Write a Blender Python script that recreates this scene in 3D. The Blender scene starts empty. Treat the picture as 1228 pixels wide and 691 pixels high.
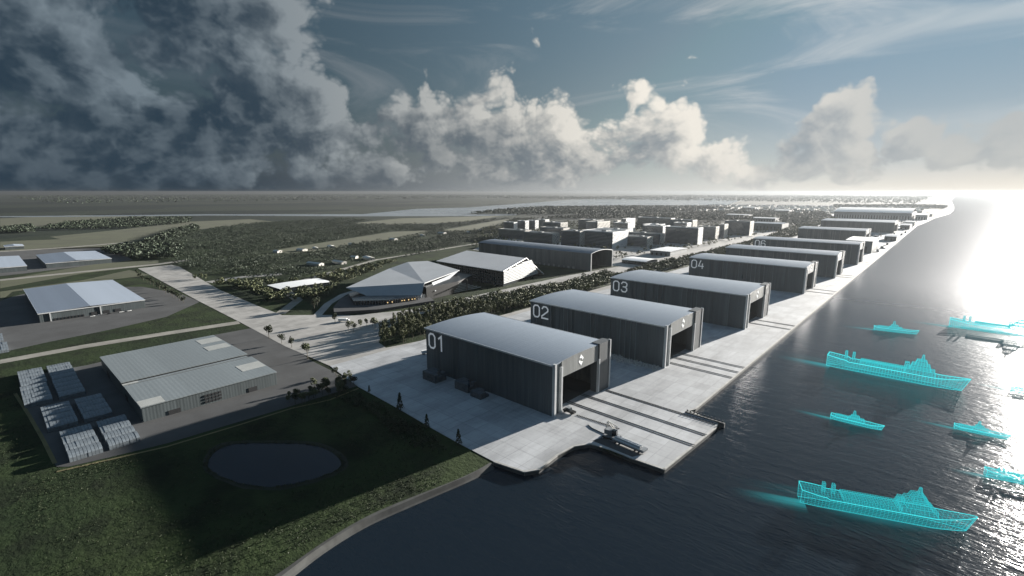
import bpy, bmesh, math, random
import numpy as np
from mathutils import Vector, Matrix
from mathutils.geometry import tessellate_polygon
R = math.radians
random.seed(7); rng = np.random.default_rng(7)
C = bpy.context.scene.collection
S = bpy.context.scene

# ------------------------------------------------------------------ survey frame
# world: metres, +Y runs along the quay, -X is inland, camera stands over (0,0) at 170 m
CAMH = 170.0; FPX = 580.0; DROP = 115.5
PITCH = math.atan(DROP / FPX); YAW = math.atan(535 / math.hypot(FPX, DROP))
FW = Vector((-math.sin(YAW)*math.cos(PITCH), math.cos(YAW)*math.cos(PITCH), -math.sin(PITCH)))
RT = Vector((math.cos(YAW), math.sin(YAW), 0)); UP = RT.cross(FW)
def P(x, y, z=0.0):
    d = FW + RT*((x-614)/FPX) - UP*((y-345.5)/FPX)
    t = (z-CAMH)/d.z
    return (d.x*t, d.y*t)
def PL(pts, z=0.0): return [P(x, y, z) for x, y in pts]
SUN_AZ, SUN_EL = 9.0, 10.0

# ------------------------------------------------------------------ materials
class NT:
    def __init__(s, nt): s.nt = nt
    def n(s, t, **kw):
        o = s.nt.nodes.new(t)
        for k, v in kw.items(): setattr(o, k, v)
        return o
    def put(s, sock, v):
        if hasattr(v, 'links'): s.nt.links.new(v, sock)
        elif v is not None: sock.default_value = v
    def m(s, op, a, b=None, c=None, clamp=False):
        o = s.n('ShaderNodeMath', operation=op, use_clamp=clamp)
        for i, v in enumerate((a, b, c)):
            if v is not None: s.put(o.inputs[i], v)
        return o.outputs[0]
    def vm(s, op, a, b=None, out=0):
        o = s.n('ShaderNodeVectorMath', operation=op)
        s.put(o.inputs[0], a)
        if b is not None: s.put(o.inputs[1], b)
        return o.outputs[out]
    def sm(s, v, a, b, lo=0., hi=1.):
        o = s.n('ShaderNodeMapRange', interpolation_type='SMOOTHSTEP')
        for k, x in zip(('Value','From Min','From Max','To Min','To Max'), (v, a, b, lo, hi)): s.put(o.inputs[k], x)
        return o.outputs[0]
    def noise(s, vec, scale, detail=4, rough=.55, dist=0., out=0, dim='3D'):
        o = s.n('ShaderNodeTexNoise', noise_dimensions=dim)
        s.put(o.inputs['Vector'], vec)
        o.inputs['Scale'].default_value = scale; o.inputs['Detail'].default_value = detail
        o.inputs['Roughness'].default_value = rough; o.inputs['Distortion'].default_value = dist
        return o.outputs[out]
    def mix(s, f, a, b, mode='MIX'):
        o = s.n('ShaderNodeMix', data_type='RGBA', blend_type=mode)
        s.put(o.inputs[0], f); s.put(o.inputs[6], c4(a)); s.put(o.inputs[7], c4(b))
        return o.outputs[2]
    def comb(s, x, y, z=0.):
        o = s.n('ShaderNodeCombineXYZ')
        for i, v in enumerate((x, y, z)): s.put(o.inputs[i], v)
        return o.outputs[0]
    def sep(s, v):
        o = s.n('ShaderNodeSeparateXYZ'); s.put(o.inputs[0], v); return o.outputs
    def pos(s): return s.n('ShaderNodeNewGeometry').outputs['Position']
    def obj(s): return s.n('ShaderNodeTexCoord').outputs['Object']
def c4(c):
    if isinstance(c, (tuple, list)) and len(c) == 3: return (*c, 1)
    return c
def newmat(name):
    m = bpy.data.materials.new(name); m.use_nodes = True
    nt = m.node_tree
    return m, NT(nt), nt.nodes['Principled BSDF']
def mat(name, c, rough=.7, var=.25, scale=.05, c2=None, metal=0., bump=0., bscale=1., spec=.5, det=5):
    m, t, b = newmat(name)
    p = t.pos()
    f = t.noise(p, scale, det, .6)
    f = t.sm(f, .3, .7)
    c2 = c2 or tuple(x*(1-var) for x in c)
    fine = t.noise(p, scale*9, 3, .6)
    col = t.mix(f, c2, c)
    col = t.mix(t.sm(fine, .25, .75, .12, 0.), col, tuple(x*.5 for x in c2))
    t.put(b.inputs['Base Color'], col)
    b.inputs['Roughness'].default_value = rough; b.inputs['Metallic'].default_value = metal
    b.inputs['Specular IOR Level'].default_value = spec
    if bump:
        o = t.n('ShaderNodeBump'); o.inputs['Strength'].default_value = bump; o.inputs['Distance'].default_value = 1.
        t.put(o.inputs['Height'], t.noise(p, bscale, 3)); t.put(b.inputs['Normal'], o.outputs[0])
    return m
def ribbed(name, c, axis=0, pitch=1.6, rough=.5, var=.25, panel=9., metal=.0, wear=.25, spec=.4, ribc=.28, rb=.35):
    """profiled metal sheeting: fine ribs (bump), sheets of slightly different tone, streaks of weather"""
    m, t, b = newmat(name)
    o = t.obj(); s = t.sep(o); x = s[axis]
    rib = t.m('SINE', t.m('MULTIPLY', x, 2*math.pi/pitch))
    w = t.n('ShaderNodeTexWhiteNoise', noise_dimensions='1D')
    t.put(w.inputs['W'], t.m('FLOOR', t.m('DIVIDE', x, panel)))
    w2 = t.n('ShaderNodeTexWhiteNoise', noise_dimensions='1D')
    t.put(w2.inputs['W'], t.m('FLOOR', t.m('DIVIDE', x, panel*.31)))
    tone = t.m('MULTIPLY_ADD', w.outputs[0], var, t.m('MULTIPLY', w2.outputs[0], var*.5))
    streak = t.noise(t.vm('MULTIPLY', t.pos(), (.35, .35, .02) if axis != 2 else (.03, .03, .3)), 1., 4, .65)
    col = t.mix(tone, c, tuple(v*.35 for v in c))
    col = t.mix(t.sm(streak, .42, .75, 0., wear), col, tuple(min(1, v*1.7+.02) for v in c))
    col = t.mix(t.sm(rib, -.2, .9, 0., ribc), col, tuple(v*.45 for v in c))
    t.put(b.inputs['Base Color'], col)
    b.inputs['Roughness'].default_value = rough; b.inputs['Metallic'].default_value = metal
    b.inputs['Specular IOR Level'].default_value = spec
    bp = t.n('ShaderNodeBump'); bp.inputs['Strength'].default_value = rb; bp.inputs['Distance'].default_value = .12
    t.put(bp.inputs['Height'], rib); t.put(b.inputs['Normal'], bp.outputs[0])
    return m
def glow(name, c, strength, alpha=1.):
    m, t, b = newmat(name)
    nt = m.node_tree; out = nt.nodes['Material Output']
    e = t.n('ShaderNodeEmission'); e.inputs[0].default_value = c4(c); e.inputs[1].default_value = strength
    if alpha >= 1: nt.links.new(e.outputs[0], out.inputs[0])
    else:
        tr = t.n('ShaderNodeBsdfTransparent'); mx = t.n('ShaderNodeMixShader')
        mx.inputs[0].default_value = alpha
        nt.links.new(tr.outputs[0], mx.inputs[1]); nt.links.new(e.outputs[0], mx.inputs[2]); nt.links.new(mx.outputs[0], out.inputs[0])
    return m

# ------------------------------------------------------------------ mesh helpers
class MB:
    def __init__(s): s.v = []; s.f = []
    def quad(s, *p):
        i = len(s.v); s.v += [tuple(q) for q in p]; s.f.append(tuple(range(i, i+len(p)))); return s
    def box(s, x0, x1, y0, y1, z0, z1):
        i = len(s.v)
        s.v += [(x0,y0,z0),(x1,y0,z0),(x1,y1,z0),(x0,y1,z0),(x0,y0,z1),(x1,y0,z1),(x1,y1,z1),(x0,y1,z1)]
        s.f += [tuple(i+k for k in q) for q in ((0,3,2,1),(4,5,6,7),(0,1,5,4),(1,2,6,5),(2,3,7,6),(3,0,4,7))]
        return s
    def prism(s, poly, z0, z1, bottom=True):
        """vertical prism over a (possibly concave) outline"""
        n = len(poly)
        a = sum(poly[k][0]*poly[(k+1) % n][1]-poly[(k+1) % n][0]*poly[k][1] for k in range(n))
        if a < 0: poly = poly[::-1]
        i = len(s.v)
        s.v += [(x, y, z1) for x, y in poly] + [(x, y, z0) for x, y in poly]
        for t in tessellate_polygon([[Vector((x, y, 0)) for x, y in poly]]):
            A, B, D = (Vector(poly[k]) for k in t)
            if (B-A).cross(D-A) < 0: t = (t[0], t[2], t[1])
            s.f.append(tuple(i+k for k in t))
            if bottom: s.f.append(tuple(i+n+k for k in reversed(t)))
        for k in range(n):
            j = (k+1) % n
            s.f.append((i+k, i+n+k, i+n+j, i+j))
        return s
    def extr(s, prof, fn0, fn1):
        """extrude a 2D convex/concave profile between two mappings (u,v)->xyz"""
        n = len(prof); i = len(s.v)
        s.v += [fn0(*p) for p in prof] + [fn1(*p) for p in prof]
        for k in range(n):
            j = (k+1) % n; s.f.append((i+k, i+j, i+n+j, i+n+k))
        for t in tessellate_polygon([[Vector((x, y, 0)) for x, y in prof]]):
            s.f.append(tuple(i+k for k in t)); s.f.append(tuple(i+n+k for k in reversed(t)))
        return s
    def slab(s, pts, th):
        """a plate: 3D outline with thickness th downwards"""
        n = len(pts); i = len(s.v)
        nrm = Vector((0, 0, 0))
        for k in range(n): nrm += Vector(pts[k]).cross(Vector(pts[(k+1) % n]))
        nrm.normalize()
        if nrm.z < 0: nrm = -nrm
        s.v += [tuple(p) for p in pts] + [tuple(Vector(p)-nrm*th) for p in pts]
        ax = max(range(3), key=lambda q: abs(nrm[q])); ii = [q for q in range(3) if q != ax]
        for t in tessellate_polygon([[Vector((p[ii[0]], p[ii[1]], 0)) for p in pts]]):
            s.f.append(tuple(i+k for k in t)); s.f.append(tuple(i+n+k for k in reversed(t)))
        for k in range(n):
            j = (k+1) % n; s.f.append((i+k, i+n+k, i+n+j, i+j))
        return s
    def tube(s, p0, p1, r, n=6, r1=None):
        p0, p1 = Vector(p0), Vector(p1); d = (p1-p0).normalized()
        a = d.orthogonal().normalized(); b = d.cross(a); i = len(s.v); r1 = r if r1 is None else r1
        for q, rr in ((p0, r), (p1, r1)):
            s.v += [tuple(q+(a*math.cos(2*math.pi*k/n)+b*math.sin(2*math.pi*k/n))*rr) for k in range(n)]
        for k in range(n):
            j = (k+1) % n; s.f.append((i+k, i+j, i+n+j, i+n+k))
        s.f.append(tuple(i+k for k in range(n))[::-1]); s.f.append(tuple(i+n+k for k in range(n)))
        return s
    def mesh(s, name, recalc=True):
        me = bpy.data.meshes.new(name); me.from_pydata(s.v, [], s.f); me.update()
        if recalc:
            bm = bmesh.new(); bm.from_mesh(me); bmesh.ops.recalc_face_normals(bm, faces=bm.faces); bm.to_mesh(me); bm.free()
        return me
    def build(s, name, m, parent=None, loc=None, recalc=True, smooth=False):
        me = s.mesh(name, recalc); me.materials.append(m)
        if smooth: me.polygons.foreach_set('use_smooth', [True]*len(me.polygons))
        return link(name, me, parent, loc)
def link(name, me, parent=None, loc=None):
    o = bpy.data.objects.new(name, me); C.objects.link(o)
    if parent: o.parent = parent
    if loc: o.location = loc
    return o
def tag(o, label=None, cat=None, group=None, kind=None):
    if label: o['label'] = label
    if cat: o['category'] = cat
    if group: o['group'] = group
    if kind: o['kind'] = kind
    return o
def thing(name, label, cat, loc=(0, 0, 0), rz=0., group=None):
    o = bpy.data.objects.new(name, None); C.objects.link(o); o.empty_display_size = 2
    o.location = loc; o.rotation_euler = (0, 0, rz)
    return tag(o, label, cat, group)
def dup(root, loc, rz=0., scale=None, label=None, group=None):
    r = root.copy(); C.objects.link(r); r.location = loc; r.rotation_euler = (0, 0, rz)
    if scale: r.scale = scale
    if label: r['label'] = label
    if group: r['group'] = group
    for ch in list(root.children):
        c = ch.copy(); C.objects.link(c); c.parent = r
        for g in list(ch.children):
            d = g.copy(); C.objects.link(d); d.parent = c
    return r
def sheet(name, poly, z, m, kind='structure', label=None, cat=None, th=.0):
    b = MB()
    if th: b.prism(poly, z-th, z)
    else:
        b.v = [(x, y, z) for x, y in poly]
        for t in tessellate_polygon([[Vector((x, y, 0)) for x, y in poly]]):
            A, B, D = (Vector(poly[k]) for k in t)
            b.f.append(tuple(t) if (B-A).cross(D-A) > 0 else (t[0], t[2], t[1]))
    o = b.build(name, m, recalc=bool(th))
    return tag(o, label, cat, kind=kind)
def rect(x0, x1, y0, y1): return [(x0, y0), (x1, y0), (x1, y1), (x0, y1)]
def inpoly(pts, poly):
    x, y = pts[:, 0], pts[:, 1]; r = np.zeros(len(pts), bool); n = len(poly)
    for k in range(n):
        (x1, y1), (x2, y2) = poly[k], poly[(k+1) % n]
        if y1 == y2: continue
        c = ((y1 > y) != (y2 > y)) & (x < (x2-x1)*(y-y1)/(y2-y1)+x1)
        r ^= c
    return r

# ------------------------------------------------------------------ material library
def grass_mat():
    m, t, b = newmat('grass')
    p = t.pos()
    big = t.noise(p, .0045, 5, .6); mid = t.noise(p, .03, 5, .65); fine = t.noise(p, .35, 4, .7)
    far = t.noise(t.vm('MULTIPLY', p, (.00045, .00022, 1)), 1., 6, .62)
    col = t.mix(t.sm(big, .35, .65), (.013, .025, .009), (.027, .042, .014))
    col = t.mix(t.sm(mid, .38, .7), col, (.007, .012, .005))
    col = t.mix(t.sm(fine, .5, .85, 0, .35), col, (.036, .039, .016))
    col = t.mix(t.sm(fine, .2, .45, .6, 0), col, (.004, .007, .003))
    # beyond the works: woods and open fields
    d = t.vm('LENGTH', p, out=1)
    vc = t.n('ShaderNodeTexVoronoi', voronoi_dimensions='2D'); t.put(vc.inputs['Vector'], t.vm('ADD', t.vm('MULTIPLY', p, (.0011, .0006, 0)), t.vm('MULTIPLY', t.noise(p, .0012, 4, .6, out=1), (.5, .5, 0)))); vc.inputs['Scale'].default_value = 1.
    cell = t.sep(vc.outputs['Color'])[0]
    fieldc = t.mix(t.sm(t.m('ADD', t.m('MULTIPLY', far, .6), t.m('MULTIPLY', cell, .45)), .42, .66), (.004, .011, .010), (.022, .031, .022))
    col = t.mix(t.sm(d, 1500, 3200), col, fieldc)
    t.put(b.inputs['Base Color'], col); b.inputs['Roughness'].default_value = .95; b.inputs['Specular IOR Level'].default_value = .15
    bp = t.n('ShaderNodeBump'); bp.inputs['Strength'].default_value = .6; bp.inputs['Distance'].default_value = 1.2
    t.put(bp.inputs['Height'], t.noise(p, .25, 4, .7)); t.put(b.inputs['Normal'], bp.outputs[0])
    return m
def concrete_mat(name, c, stain=.35, slab=14., joint=.5):
    m, t, b = newmat(name)
    p = t.pos()
    br = t.n('ShaderNodeTexBrick'); br.offset = 0.; t.put(br.inputs['Vector'], t.vm('MULTIPLY', p, (1/slab, 1/slab, 0)))
    br.inputs['Scale'].default_value = 1.; br.inputs['Brick Width'].default_value = 1.; br.inputs['Row Height'].default_value = 1.
    br.inputs['Mortar Size'].default_value = .022; br.inputs['Mortar Smooth'].default_value = .3
    br.inputs['Color1'].default_value = (1, 1, 1, 1); br.inputs['Color2'].default_value = (.8, .8, .8, 1); br.inputs['Mortar'].default_value = (1-joint,)*3+(1,)
    n1 = t.noise(t.vm('MULTIPLY', p, (.05, .018, 0)), 1., 6, .7)
    n2 = t.noise(p, .22, 5, .7); n3 = t.noise(p, .009, 3, .5)
    tx = t.noise(t.vm('MULTIPLY', p, (.006, .5, 0)), 1., 4, .7); ty = t.noise(t.vm('MULTIPLY', p, (.5, .006, 0)), 1., 4, .7)

    col = t.mix(t.sm(n1, .35, .72), c, tuple(v*(1-stain) for v in c))
    col = t.mix(t.sm(n2, .5, .85, 0, .35), col, tuple(v*.55 for v in c))
    col = t.mix(t.sm(n3, .4, .65, 0, .3), col, tuple(v*.7 for v in c))
    col = t.mix(t.sm(tx, .52, .78, 0, .42), col, tuple(v*.45 for v in c)); col = t.mix(t.sm(ty, .52, .78, 0, .42), col, tuple(v*.45 for v in c))
    col = t.mix(.9, col, br.outputs['Color'], 'MULTIPLY')
    t.put(b.inputs['Base Color'], col); b.inputs['Roughness'].default_value = .75; b.inputs['Specular IOR Level'].default_value = .3
    return m
def sea_mat():
    m, t, b = newmat('sea_water')
    p = t.pos()
    v = t.vm('MULTIPLY', t.vm('ADD', p, (0, 0, 0)), (1, 1, 0))
    mp = t.n('ShaderNodeMapping'); t.put(mp.inputs['Vector'], v); mp.inputs['Rotation'].default_value = (0, 0, R(-22)); mp.inputs['Scale'].default_value = (.35, 1., 1.)
    w1 = t.noise(mp.outputs[0], .15, 4, .62, .4)
    w2 = t.noise(mp.outputs[0], .7, 3, .6, .3)
    w3 = t.noise(v, .02, 3, .5)
    h = t.m('ADD', t.m('MULTIPLY', w1, .72), t.m('ADD', t.m('MULTIPLY', w2, .22), t.m('MULTIPLY', w3, .3)))
    bp = t.n('ShaderNodeBump'); bp.inputs['Strength'].default_value = .75; bp.inputs['Distance'].default_value = 1.
    t.put(bp.inputs['Height'], h)
    nt = m.node_tree; nt.nodes.remove(b); out = nt.nodes['Material Output']
    df = t.n('ShaderNodeBsdfDiffuse'); df.inputs[0].default_value = (.007, .012, .018, 1)
    gl = t.n('ShaderNodeBsdfGlossy'); gl.inputs['Color'].default_value = (.96, .97, 1, 1)
    t.put(gl.inputs['Roughness'], t.sm(t.vm('LENGTH', p, out=1), 330, 1300, .12, .34))
    t.put(gl.inputs['Normal'], bp.outputs[0])
    fr = t.n('ShaderNodeFresnel'); fr.inputs['IOR'].default_value = 1.33; t.put(fr.inputs['Normal'], bp.outputs[0])
    # a wind-roughened sea never mirrors fully at the horizon: the facets tilt
    fac = t.m('MINIMUM', t.m('MULTIPLY', fr.outputs[0], .85), .2)
    mx = t.n('ShaderNodeMixShader'); t.put(mx.inputs[0], fac); nt.links.new(df.outputs[0], mx.inputs[1]); nt.links.new(gl.outputs[0], mx.inputs[2]); nt.links.new(mx.outputs[0], out.inputs[0])
    return m
M = {}
M['grass'] = grass_mat()
M['concrete'] = concrete_mat('pale_concrete', (.44, .455, .47), .35, 14., .28)
M['slip'] = concrete_mat('slip_concrete', (.60, .615, .62), .28, 11., .2)
M['road'] = concrete_mat('road_concrete', (.40, .39, .37), .35, 9., .2)
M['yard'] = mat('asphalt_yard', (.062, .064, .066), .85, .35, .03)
M['lightroad'] = mat('gravel_road', (.26, .25, .22), .9, .35, .04)
M['sand'] = mat('beach_sand', (.055, .058, .056), .9, .5, .12)
M['field'] = mat('pale_field', (.058, .066, .028), .95, .35, .012, bump=.2, bscale=.1)
M['reed'] = mat('dry_grass', (.16, .14, .06), .95, .4, .05)
M['sea'] = sea_mat()
M['pond'] = mat('pond_water', (.004, .010, .022), .2, .3, .03)
M['lagoon'] = mat('lagoon_water', (.30, .33, .35), .25, .2, .002)
M['wall'] = ribbed('dark_sheeting', (.098, .118, .128), 0, 1.7, .55, .55, 9., wear=.3)
M['pylon'] = ribbed('pylon_sheeting', (.085, .093, .10), 1, 1.5, .5, .2, 6.)
M['pilaster'] = mat('pilaster_grey', (.20, .225, .24), .5, .2, .1)
M['lintel'] = ribbed('lintel_sheeting', (.20, .21, .21), 1, 1.6, .5, .2, 6.)
M['roof'] = ribbed('standing_seam_roof', (.225, .265, .315), 0, 3.2, .42, .12, 14., wear=.12, ribc=.14, rb=.10)
M['roofdark'] = ribbed('dark_roof', (.13, .16, .20), 0, 3.2, .5, .2, 12., ribc=.1)
M['trim'] = mat('pale_trim', (.55, .57, .58), .4, .15, .1)
M['plinth'] = mat('dark_plinth', (.05, .052, .056), .8, .3, .05)
M['dark'] = mat('dark_void', (.012, .014, .017), .8, .3, .05)
M['white'] = mat('white_paint', (.88, .89, .89), .5, .05, .2)
M['rail'] = mat('steel_rail', (.035, .034, .033), .5, .4, .2)
M['glass'] = mat('dark_glass', (.02, .026, .032), .12, .3, .1, spec=.8)
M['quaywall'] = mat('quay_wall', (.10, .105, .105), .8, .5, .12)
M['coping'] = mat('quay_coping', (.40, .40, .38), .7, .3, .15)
M['number'] = M['white'].copy(); M['number'].name = 'white_paint_glow'
_b = M['number'].node_tree.nodes['Principled BSDF']; _b.inputs['Emission Color'].default_value = (.9, .95, 1, 1); _b.inputs['Emission Strength'].default_value = .04  # white paint with a faint glow added so it stays bright in shade
M['whroof'] = ribbed('warehouse_roof', (.185, .21, .22), 1, 3., .5, .12, 17., wear=.12, ribc=.06, rb=.06)
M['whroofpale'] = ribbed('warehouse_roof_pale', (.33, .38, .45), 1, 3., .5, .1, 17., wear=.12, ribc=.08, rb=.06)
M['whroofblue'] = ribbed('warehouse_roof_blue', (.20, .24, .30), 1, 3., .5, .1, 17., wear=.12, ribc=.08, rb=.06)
M['whwall'] = ribbed('warehouse_wall', (.075, .092, .098), 1, 2.2, .6, .3, 11., ribc=.08, rb=.1)
M['skylight'] = mat('skylight_panel', (.42, .43, .41), .35, .15, .2)
M['bundle'] = mat('wrapped_bundle', (.175, .205, .23), .55, .35, .5, det=3)
M['pallet'] = mat('stacked_blocks', (.11, .125, .14), .8, .45, .3)
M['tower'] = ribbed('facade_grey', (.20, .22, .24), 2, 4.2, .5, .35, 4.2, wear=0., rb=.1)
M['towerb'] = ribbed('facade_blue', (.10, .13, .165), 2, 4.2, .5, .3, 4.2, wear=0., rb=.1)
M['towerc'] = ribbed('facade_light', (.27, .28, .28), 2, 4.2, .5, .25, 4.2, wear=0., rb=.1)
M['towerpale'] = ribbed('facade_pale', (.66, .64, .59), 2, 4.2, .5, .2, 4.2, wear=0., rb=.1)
M['lamp'] = glow('warm_interior_light', (1., .70, .34), .28)
M['leaf'] = None
def leaf_mat(name, a, b_, c):
    m, t, b = newmat(name)
    oi = t.n('ShaderNodeObjectInfo').outputs['Random']
    n = t.m('ADD', t.m('MULTIPLY', t.noise(t.pos(), .16, 3, .6), .5), t.m('MULTIPLY', t.noise(t.pos(), .009, 4, .6), .5))
    col = t.mix(t.sm(n, .36, .64), a, b_)
    ge = t.n('ShaderNodeNewGeometry').outputs['Random Per Island']
    col = t.mix(t.m('MULTIPLY', ge, .55), col, c)
    col = t.mix(t.m('MULTIPLY', oi, .3), col, a)
    t.put(b.inputs['Base Color'], col); b.inputs['Roughness'].default_value = .65; b.inputs['Specular IOR Level'].default_value = .25
    b.inputs['Subsurface Weight'].default_value = 0
    return m
M['leaf'] = leaf_mat('foliage', (.040, .056, .026), (.080, .092, .038), (.15, .152, .075))
M['leafdark'] = leaf_mat('foliage_dark', (.016, .026, .014), (.030, .042, .020), (.055, .062, .028))
M['wood'] = leaf_mat('woodland', (.020, .034, .021), (.032, .047, .027), (.044, .056, .032))
M['tuft'] = leaf_mat('tufts', (.014, .025, .009), (.024, .036, .013), (.040, .045, .020))
M['bark'] = mat('bark', (.10, .085, .065), .9, .4, .8)
M['cyan'] = glow('hologram_lines', (.03, .55, .60), .27, .6)
M['cyanbright'] = glow('hologram_outline', (.06, .75, .80), .31, .9)
M['cyanskin'] = glow('hologram_skin', (.01, .36, .42), .20, .16)
M['rubble'] = mat('pale_rubble', (.62, .62, .60), .8, .6, .6)
M['machine'] = mat('machine_grey', (.22, .24, .26), .5, .4, .8)
M['machinedark'] = mat('machine_dark', (.025, .026, .028), .4, .4, .8)

# ------------------------------------------------------------------ terrain and water
FAR = 60000.
coast = [P(200, 800), P(270, 738), P(340, 690), P(372, 664), P(405, 642), P(440, 622), P(480, 605), P(520, 588), P(556, 573), P(578, 563), P(590, 556)]
# natural shore, smoothed and slightly ragged
def densify(pts, step, jit):
    out = []
    for (x0, y0), (x1, y1) in zip(pts[:-1], pts[1:]):
        n = max(1, int(math.hypot(x1-x0, y1-y0)/step))
        for k in range(n):
            f = k/n; out.append((x0+(x1-x0)*f+random.uniform(-jit, jit), y0+(y1-y0)*f+random.uniform(-jit, jit)))
    return out+[pts[-1]]
shore = densify(coast, 3.5, 0.)
for _ in range(6): shore = [shore[0]]+[((a[0]+2*b_[0]+c[0])/4, (a[1]+2*b_[1]+c[1])/4) for a, b_, c in zip(shore[:-2], shore[1:-1], shore[2:])]+[shore[-1]]
quay = [(-198, 203), (-180, 225), (-172, 252), (-166, 262), (-140, 262), (-140, 360), (-134.5, 362)]
farcoast = [(-134.5, 3300), (-121, 3600), (-99, 4226), (-30, 5200), (-12, 6230), (-20, 8079), (-97, 14118), (-60, 30000), (280, FAR)]
land = [(-260, -900)] + [(-230, -250)] + shore + quay + farcoast + [(-FAR, FAR), (-FAR, -900)]
sheet('ground', land, 0., M['grass'])
# shore slope + beach
b = MB(); n = len(shore)
def off(pts, k, d):
    a = Vector(pts[max(0, k-2)]); c = Vector(pts[min(len(pts)-1, k+2)]); t = (c-a).normalized()
    return (pts[k][0]+t.y*d, pts[k][1]-t.x*d)
rows = []
for k in range(n):
    w = 2.2+.7*math.sin(k*.27)+.9*math.sin(k*.11+1)
    e = off(shore, k, -w); o1 = off(shore, k, 1.6); o2 = off(shore, k, 5.)
    rows.append([(e[0], e[1], .12), (shore[k][0], shore[k][1], .10), (o1[0], o1[1], -1.9), (o2[0], o2[1], -4.)])
for k in range(n-1):
    for q in range(3):
        b.quad(rows[k][q], rows[k][q+1], rows[k+1][q+1], rows[k+1][q])
tag(b.build('beach', M['sand'], smooth=True), kind='structure')
b = MB(); fc = [(-134.5, 3296)]+farcoast[1:]
for p0, p1 in zip(fc[:-1], fc[1:]): b.quad((*p0, 0), (*p1, 0), (p1[0]+9, p1[1], -4), (p0[0]+9, p0[1], -4))
tag(b.build('far_shore', M['sand']), kind='structure')
sheet('sea', rect(-2000, FAR, -2500, FAR), -2.5, M['sea'])
sheet('pond', densify([(p[0], p[1]) for p in PL([(245+80*(1-math.cos(a))+5*math.sin(2*a+1), 555-(26+3*math.sin(3*a))*math.sin(a)) for a in [2*math.pi*k/40 for k in range(41)]])], 6, .2)[:-1], .06, M['pond'])
mud = densify([(p[0], p[1]) for p in PL([(325-88*math.cos(a)+5*math.sin(2*a+1), 555-(30+3.5*math.sin(3*a))*math.sin(a)) for a in [2*math.pi*k/40 for k in range(41)]])], 6, .8)[:-1]
sheet('pond_margin', mud, .03, mat('wet_mud', (.013, .020, .010), .9, .5, .08))
sheet('lagoon', PL([(430, 257.5), (500, 250.5), (560, 249), (640, 243.2), (680, 239.8), (760, 237.5), (860, 238), (888, 240.5), (872, 246), (760, 246.5), (650, 247.5), (590, 253), (560, 256.5)]), .15, M['lagoon'])
sheet('river', PL([(-60, 259.8), (100, 258.6), (250, 257), (430, 257), (560, 256.8), (620, 256.8), (620, 258.3), (560, 259.2), (430, 259.6), (250, 258.6), (100, 260), (-60, 261)]), .10, M['lagoon'])

# pale fields and clearings (flat sheets on the land)
FIELDS = [[(330, 300), (400, 289), (470, 278), (520, 276), (500, 282), (440, 291), (380, 301), (345, 304)],
          [(525, 277), (600, 264), (618, 262), (600, 270), (560, 278)],
          [(60, 284), (140, 276), (225, 266), (300, 263), (330, 266), (230, 276), (160, 290), (90, 291)],
          [(0, 262), (90, 258), (210, 260), (190, 265), (60, 272), (0, 272)],
          [(420, 268), (480, 262), (600, 259), (560, 266), (470, 270)],
          [(20, 289), (100, 286), (165, 291), (150, 297), (60, 299), (0, 302), (0, 290)],
          [(0, 336), (120, 316), (190, 312), (190, 317), (100, 328), (0, 346)],
          [(0, 350), (100, 336), (155, 324), (180, 330), (130, 336), (15, 350), (0, 362)]]
for k, f in enumerate(FIELDS): sheet('field', PL(f), .06+.012*k, M['field'])

# apron, slips, roads, yards
apron = [(-440, 217), (-372, 208), (-310, 206), (-260, 203), (-232, 202), (-198, 201.5), (-176, 206), (-171, 214), (-172.5, 235), (-171, 252), (-164.5, 262), (-150, 264.5), (-134, 264.5), (-113, 266.5), (-109, 342), (-110.5, 351), (-135, 358), (-132.5, 364), (-132.5, 3300), (-440, 3300)]
q = MB(); q.prism(apron, -6, .30)
ap = q.build('apron', M['concrete']); tag(ap, kind='structure')
# quay face: darker wall skin with a pale coping, 3 mm proud of the apron side
front = apron[5:19]
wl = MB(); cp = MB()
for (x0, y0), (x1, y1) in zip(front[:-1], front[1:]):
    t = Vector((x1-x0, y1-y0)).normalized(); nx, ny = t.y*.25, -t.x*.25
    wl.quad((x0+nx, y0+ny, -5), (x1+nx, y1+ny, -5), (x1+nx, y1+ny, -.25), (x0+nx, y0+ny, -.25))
    L = math.hypot(x1-x0, y1-y0); k = 0
    ix, iy = -t.y*1.0, t.x*1.0
    cp.v_ = None
    i = len(cp.v)
    cp.v += [(x0+nx*1.6, y0+ny*1.6, -.25), (x1+nx*1.6, y1+ny*1.6, -.25), (x1+nx*1.6, y1+ny*1.6, .42), (x0+nx*1.6, y0+ny*1.6, .42), (x0+ix, y0+iy, .42), (x1+ix, y1+iy, .42), (x0+ix, y0+iy, .3), (x1+ix, y1+iy, .3)]
    cp.f += [(i, i+1, i+2, i+3), (i+3, i+2, i+5, i+4), (i+4, i+5, i+7, i+6)]
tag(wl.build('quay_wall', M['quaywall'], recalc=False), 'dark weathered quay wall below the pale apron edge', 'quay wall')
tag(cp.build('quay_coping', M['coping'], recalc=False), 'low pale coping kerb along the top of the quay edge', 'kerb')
sheet('boulevard', [(-440, 217), (-440, 290), (-520, 276), (-620, 272), (-760, 271), (-940, 274), (-1310, 304), (-1360, 300), (-1352, 234), (-862, 221), (-681, 218), (-536, 214)], .22, M['road'])
sheet('plaza', [(-440, 284), (-440, 900), (-455, 900), (-455, 420), (-520, 420), (-548, 455), (-570, 420), (-604, 340), (-640, 310), (-690, 262), (-622, 262), (-520, 266)], .20, M['road'])
sheet('museum_forecourt', [(-571, 421), (-549, 456), (-520, 560), (-505, 700), (-500, 1000), (-560, 1000), (-575, 800), (-575, 480)], .19, M['road'])
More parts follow.
